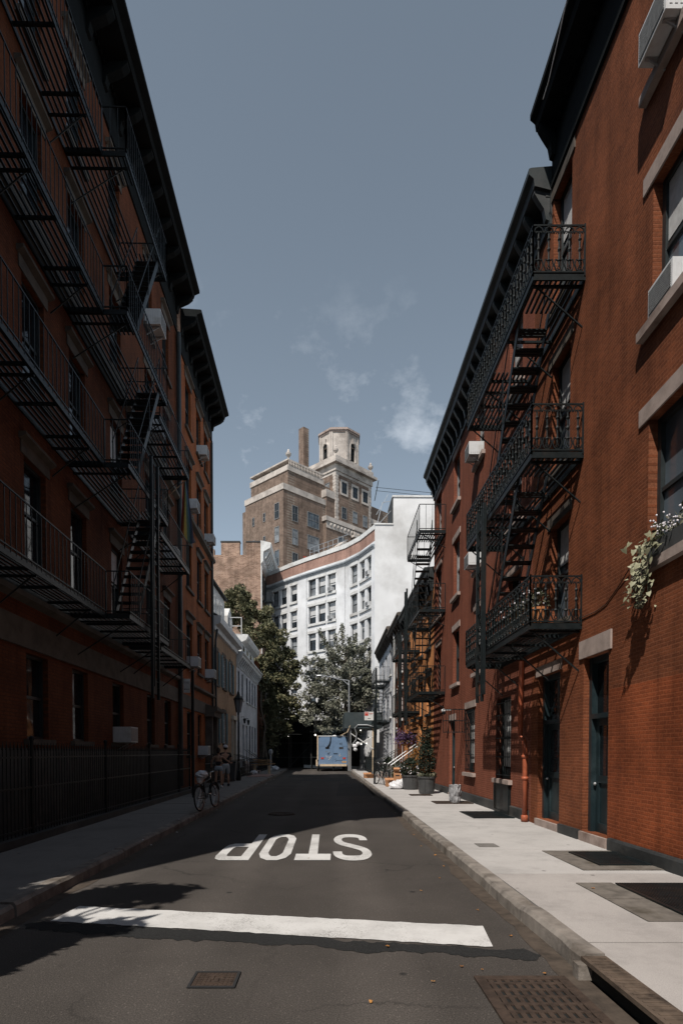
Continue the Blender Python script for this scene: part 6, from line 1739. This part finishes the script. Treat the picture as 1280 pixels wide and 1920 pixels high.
def hand(J, E, wrist, side, dirv, curl=.25):
    """palm with four unequal fingers and a thumb, growing from the named wrist joint"""
    w = Vector(J[wrist][:3]); d = Vector(dirv).normalized(); s = d.cross(Vector((0, 1, 0)));
    if s.length < .2: s = d.cross(Vector((0, 0, 1)))
    s.normalize(); n = s.cross(d).normalized()
    k = wrist + 'p'; J[k] = (*(w + d * .055), .022); E.append([wrist, k])
    for i, (o, L1) in enumerate(((-.027, .065), (-.009, .078), (.009, .073), (.027, .058))):
        a = w + d * .09 + s * o; c = a + d * L1 * .5 - n * curl * .02; e = c + d * L1 * .42 - n * curl * .05
        for q, p, r_ in (('a', a, .009), ('b', c, .008), ('c', e, .007)): J[f'{k}{i}{q}'] = (*p, r_)
        E.append([k, f'{k}{i}a', f'{k}{i}b', f'{k}{i}c'])
    a = w + d * .04 - s * .035 * side; c = a + d * .035 - s * .02 * side; e = c + d * .03
    for q, p, r_ in (('ta', a, .010), ('tb', c, .009), ('tc', e, .008)): J[k + q] = (*p, r_)
    E.append([k, k + 'ta', k + 'tb', k + 'tc'])
def person(label, loc, rz, H_, arms, fem, cloth, legs=.10):
    t = thing('person', label, 'person', (0, 0, 0), 0, 'people on the left pavement'); BASE[t.name] = Vector((0, 0, 0))
    s = H_ / 1.7; sw = .165 if fem else .20; hw = .095
    J = {'pelvis': (0, 0, .92, (.135 if fem else .13, .10)), 'waist': (0, 0, 1.07, (.115 if fem else .135, .085)), 'chest': (0, 0, 1.27, (.14 if fem else .165, .10)), 'neck0': (0, -.01, 1.43, .06), 'neck': (0, 0, 1.50, .048), 'skull0': (0, .015, 1.56, .065), 'skull': (0, .01, 1.64, .078)}
    E = [['pelvis', 'waist', 'chest', 'neck0', 'neck', 'skull0', 'skull']]
    for sd, nm in ((-1, 'l'), (1, 'r')):
        J['sh' + nm] = (sd * sw, 0, 1.38, .058 if fem else .068); E.append(['chest', 'sh' + nm])
        el, wr, dv = arms[nm]; J['el' + nm] = (*el, .038 if fem else .045); J['wr' + nm] = (*wr, .026 if fem else .03)
        E.append(['sh' + nm, 'el' + nm, 'wr' + nm]); hand(J, E, 'wr' + nm, sd, dv)
        x = sd * hw
        J['hip' + nm] = (x, 0, .84, .088); J['kn' + nm] = (x + sd * legs * .2, .01, .48, .056); J['ca' + nm] = (x + sd * legs * .25, -.02, .33, .055); J['an' + nm] = (x + sd * legs * .35, -.01, .09, .034); J['to' + nm] = (x + sd * (legs * .35 + .02), .13, .045, .036)
        E.append(['pelvis', 'hip' + nm, 'kn' + nm, 'ca' + nm, 'an' + nm, 'to' + nm])
    skin('body', J, E, 'skin', t)
    g = 1.12
    def G2(k, f=g, dz=0, dy=0): q = J[k]; r_ = q[3]; r_ = tuple(a * f for a in r_) if isinstance(r_, tuple) else r_ * f; return (q[0], q[1] + dy, q[2] + dz, r_)
    # top
    K = {'a': G2('pelvis', 1.14, -.01), 'b': G2('waist', 1.12), 'c': G2('chest', 1.1, -.02 if fem else .02)}; C_ = [['a', 'b', 'c']]
    if not fem:
        for nm in 'lr':
            e = Vector(J['sh' + nm][:3]).lerp(Vector(J['el' + nm][:3]), .62); K['s' + nm] = G2('sh' + nm, 1.15); K['e' + nm] = (*e, .06); C_.append(['c', 's' + nm, 'e' + nm])
        K['n'] = (0, -.005, 1.44, .062); C_.append(['c', 'n'])
    skin('top', K, C_, cloth[0], t, 1)
    if fem:
        b = MB()
        for sd in (-1, 1): b.path([(sd * .075, -.095, 1.26), (sd * .085, -.075, 1.42), (sd * .085, .0, 1.46), (sd * .075, .10, 1.3)], .010, 5)
        b.build('strap', cloth[0], t)
    K = {'p': G2('pelvis', 1.18, .0)}; C_ = []
    for sd, nm in ((-1, 'l'), (1, 'r')):
        K['h' + nm] = (sd * .105, 0, .83, .108); K['k' + nm] = (sd * .115, 0, .70 if fem else .50, .10 if fem else .085); C_.append(['p', 'h' + nm, 'k' + nm])
    K['t'] = G2('pelvis', 1.1, .09); C_.append(['p', 't']); skin('shorts', K, C_, cloth[1], t, 1)
    for sd, nm in ((-1, 'l'), (1, 'r')):
        x = J['an' + nm][0]; MB().ball((x + sd * .01, .05, .045), .10, 10, 7, (.5, 1.35, .48)).ball((x, -.02, .07), .055, 8, 6, (.9, 1, .9)).build('shoe', cloth[2], t, smooth=True)
    # face
    b = MB().ball((0, .088, 1.615), .016, 6, 5, (.8, 1.2, 1.3)); b.build('nose', 'skin', t)
    b = MB()
    for sd in (-1, 1): b.ball((sd * .03, .078, 1.645), .010, 6, 5)
    b.build('eyes', 'ink', t); MB().ball((0, .078, 1.575), .018, 6, 5, (1.3, .5, .35)).build('mouth', 'red', t)
    b = MB()
    for sd in (-1, 1): b.ball((sd * .08, .0, 1.62), .024, 6, 5, (.4, .8, 1.2))
    b.build('ears', 'skin', t)
    hb = MB().ball((0, -.012, 1.66), .098, 12, 9, (.95, 1.05, 1.02))
    if fem: hb.ball((0, -.07, 1.60), .075, 10, 8, (1, .8, 1.2)).ball((0, -.09, 1.74), .05, 9, 7)
    hb.build('hair', 'hair', t, smooth=True)
    if not fem:
        c = MB().lathe((0, -.005, 1.665), [(.108, 0), (.108, .04), (.092, .085), (.05, .115), (.005, .122)], 16); c.box(-.075, .075, .09, .2, 1.668, 1.68); c.build('cap', 'bag', t, smooth=False)
    t.location = loc; t.rotation_euler = (0, 0, rz); t.scale = (s, s, s)
    return t
gw, gm = G(410, 1477, .147), G(423, 1474, .147)
person('woman in a dark backless top, pale denim shorts and white shoes seen from behind', gw, math.radians(4), 1.62,
       {'l': ((-.30, .02, 1.16), (-.34, .16, 1.0), (0, .5, -.4)), 'r': ((.33, .10, 1.22), (.46, .30, 1.12), (.6, .5, -.1))}, True, ('black', 'denim', 'acw'))
person('man in a white cap, dark shirt and pale grey shorts beside the woman', gm, math.radians(25), 1.74,
       {'l': ((-.29, .06, 1.13), (-.20, .28, 1.12), (.4, .6, .1)), 'r': ((.27, .06, 1.12), (.2, .28, 1.14), (-.4, .6, .1))}, False, ('black', 'khaki', 'rubber'))

# ================================================================== BAGS, BOXES AND LITTER
def crumple(c, r0, sq, seed, n=14, m=10): 
    r = random.Random(seed); return MB().ball(c, r0, n, m, sq, .35, r)
g = G(853, 1505, .147); r = random.Random(14)
t = thing('trash_bag', 'half full clear plastic bag standing open against the red wall', 'trash bag', (g.x, g.y, .147))
b = MB(); rings = [(.15, 0), (.17, .08), (.165, .2), (.18, .33), (.17, .45), (.185, .53), (.15, .49), (.13, .40)]
n = 22; o = 0
for i, (rr, z) in enumerate(rings):
    for k in range(n):
        w = 2 * math.pi * k / n; q = rr * (1 + r.uniform(-.12, .12)); b.v.append(Vector((g.x + q * math.cos(w), g.y + q * math.sin(w), .15 + z + r.uniform(-.015, .015))))
for i in range(len(rings) - 1):
    for k in range(n): b.f.append((i * n + k, i * n + (k + 1) % n, (i + 1) * n + (k + 1) % n, (i + 1) * n + k))
b.build('sack', plain('clear_grey_plastic', (.27, .27, .28), .3, var=.5, scale=16, bmp=.5), t)
for (x, y, z, s, sd, mt, lab) in ((2.78, 23.9, .147, .26, 1, 'bag', 'white torn plastic bag on the pavement beside the planters'), (3.02, 24.2, .147, .3, 2, 'acw', 'pale blue grey plastic bag heaped against the far planter'), (-4.35, 48, .147, .28, 3, 'bag', 'white plastic bag at the far end of the left pavement'), (-4.9, 38.8, .147, .22, 4, 'bag', 'small white bag beside the timber on the left pavement')):
    t = thing('plastic_bag', lab, 'bag', (x, y, z)); crumple((x, y, z + s * .5), s, (1.2, 1, .75), sd).build('sack', mt, t); crumple((x + .05, y, z + s * 1.05), s * .3, (.7, .7, 1.2), sd + 5, 8, 6).build('tied_neck', mt, t)
def carton(label, x, y, w, d, h, z=.147, rz=0.0):
    t = thing('cardboard_box', label, 'box', (0, 0, 0), 0, 'cardboard boxes'); BASE[t.name] = Vector((0, 0, 0))
    b = MB().box(-w / 2, w / 2, -d / 2, -d / 2 + .012, 0, h).box(-w / 2, w / 2, d / 2 - .012, d / 2, 0, h).box(-w / 2, -w / 2 + .012, -d / 2 + .012, d / 2 - .012, 0, h).box(w / 2 - .012, w / 2, -d / 2 + .012, d / 2 - .012, 0, h).box(-w / 2 + .012, w / 2 - .012, -d / 2 + .012, d / 2 - .012, 0, .012); b.build('carton', 'card', t)
    b = MB().obox((0, -d / 2 - .05, h - .03), (w / 2, 0, 0), (0, .06, -.05), (0, .003, .004)); b.build('flap', 'card', t)
    MB().obox((0, d / 2 + .05, h + .03), (w / 2, 0, 0), (0, .06, .05), (0, .003, .004)).build('flap', 'card', t)
    MB().box(-.09, .09, -d / 2 - .004, -d / 2 - .001, h * .62, h * .62 + .05).build('hand_hole', 'ink', t)
    t.location = (x, y, z); t.rotation_euler = (0, 0, rz)
carton('open brown cardboard box on the right pavement behind the locked bicycle', 2.75, 25.6, .42, .36, .28, rz=.2)
carton('tall flattened brown box leaning behind the white bag', 2.98, 25.2, .34, .10, .75, rz=-.1)
carton('small brown box far along the right kerb', 2.35, 34, .5, .35, .22, rz=.3)
t = thing('timber_pile', 'orange timber offcuts stacked on the left pavement', 'timber', (-4.5, 40.5, .147)); r = random.Random(5)
for i in range(6):
    a = r.uniform(-.5, .3); c = Vector((-4.55 + r.uniform(-.2, .2), 40.3 + r.uniform(-.5, .5), .75 + .07 * i)); MB().obox(c, (math.cos(a) * .8, math.sin(a) * .8, r.uniform(-.05, .1)), (-math.sin(a) * .12, math.cos(a) * .12, 0), (0, 0, .02)).build('plank', 'wood', t)
MB().box(-5.1, -5.0, 39.9, 40.8, .15, .73).box(-4.1, -4.0, 39.9, 40.8, .15, .73).build('trestle', 'woodp', t)
t = thing('plywood_sheet', 'large reddish plywood sheet laid flat over the left pavement', 'board', (-4.2, 37.2, .15))
MB().hexa([(-4.9, 35.2, .15), (-3.62, 35.6, .15), (-3.65, 39.2, .15), (-4.8, 39.2, .15), (-4.9, 35.2, .18), (-3.62, 35.6, .17), (-3.65, 39.2, .17), (-4.8, 39.2, .18)]).build('sheet', plain('reddish_plywood', (.30, .19, .16), .8, var=.3, scale=3), t)
for i, (x, y, lab) in enumerate(((-5.0, 30.2, 'dark wheeled bin behind the couple on the left pavement'), (-5.0, 31.1, 'second dark wheeled bin farther along the left pavement'))):
    t = thing('wheeled_bin', lab, 'bin', (x, y, .147), 0, 'dark bins on the left pavement')
    MB().hexa([(x - .22, y - .22, .2), (x + .22, y - .22, .2), (x + .22, y + .22, .2), (x - .22, y + .22, .2), (x - .28, y - .28, 1.1), (x + .28, y - .28, 1.1), (x + .28, y + .28, 1.1), (x - .28, y + .28, 1.1)]).build('bin_body', 'potg', t)
    MB().box(x - .3, x + .3, y - .3, y + .3, 1.103, 1.17).build('lid', 'iron', t)
    for s in (-1, 1): MB().torus((x + s * .2, y - .2, .235), (1, 0, 0), .06, .03, 12, 5).build('wheel', 'rubber', t)
t = thing('bollard', 'pale grey painted post with a round white cap near the vines', 'bollard', (-4.5, 46, .147))
MB().lathe((-4.5, 46, .147), [(.12, 0), (.12, .1), (.08, .2), (.08, 1.25), (.11, 1.3), (.17, 1.42), (.17, 1.58), (.1, 1.7), (.02, 1.74)], 12).build('post', 'acg', t)

# ================================================================== STREET BEHIND THE CAMERA (it shades the canyon and shows in the glass)
for i, (x0, x1, h, mt, lab) in enumerate(((-34, -19, 15.5, 'brickD', 'dark red brick corner house across the cross street, behind the viewpoint to the left'), (-18.9, -3, 17.0, 'brickT', 'tan brick apartment house across the cross street, behind the viewpoint'), (-2.9, 11, 15.0, 'brickB', 'brown brick house across the cross street, directly behind the viewpoint'), (11.1, 28, 16.5, 'brickD', 'red brick house across the cross street, behind the viewpoint to the right'))):
    f = Fac((x0, -14.0, 0), (1, 0, 0), (0, 1, 0)); w = x1 - x0
    t = thing('corner_building', lab, 'building', ((x0 + x1) / 2, -18, 0), 0, 'houses across the cross street')
    ops = [(u, u + 1.1, v, v + 1.9) for u in [1.2 + 2.6 * k for k in range(int((w - 1.5) / 2.6))] for v in (1.2, 4.6, 7.9, 11.2)]
    wall(MB(), f, 0, w, 0, h, ops, .2, 9).build('wall', mt, t)
    for q in ops: window(t, f, *q, rev=.18, sill='stone', lintel='stone', curtain=rnd.choice((0, .4)))
    cornice(t, f, 0, w, h + .6, .6, h - .3, mat='white' if i == 1 else 'cornice', brk=.9)
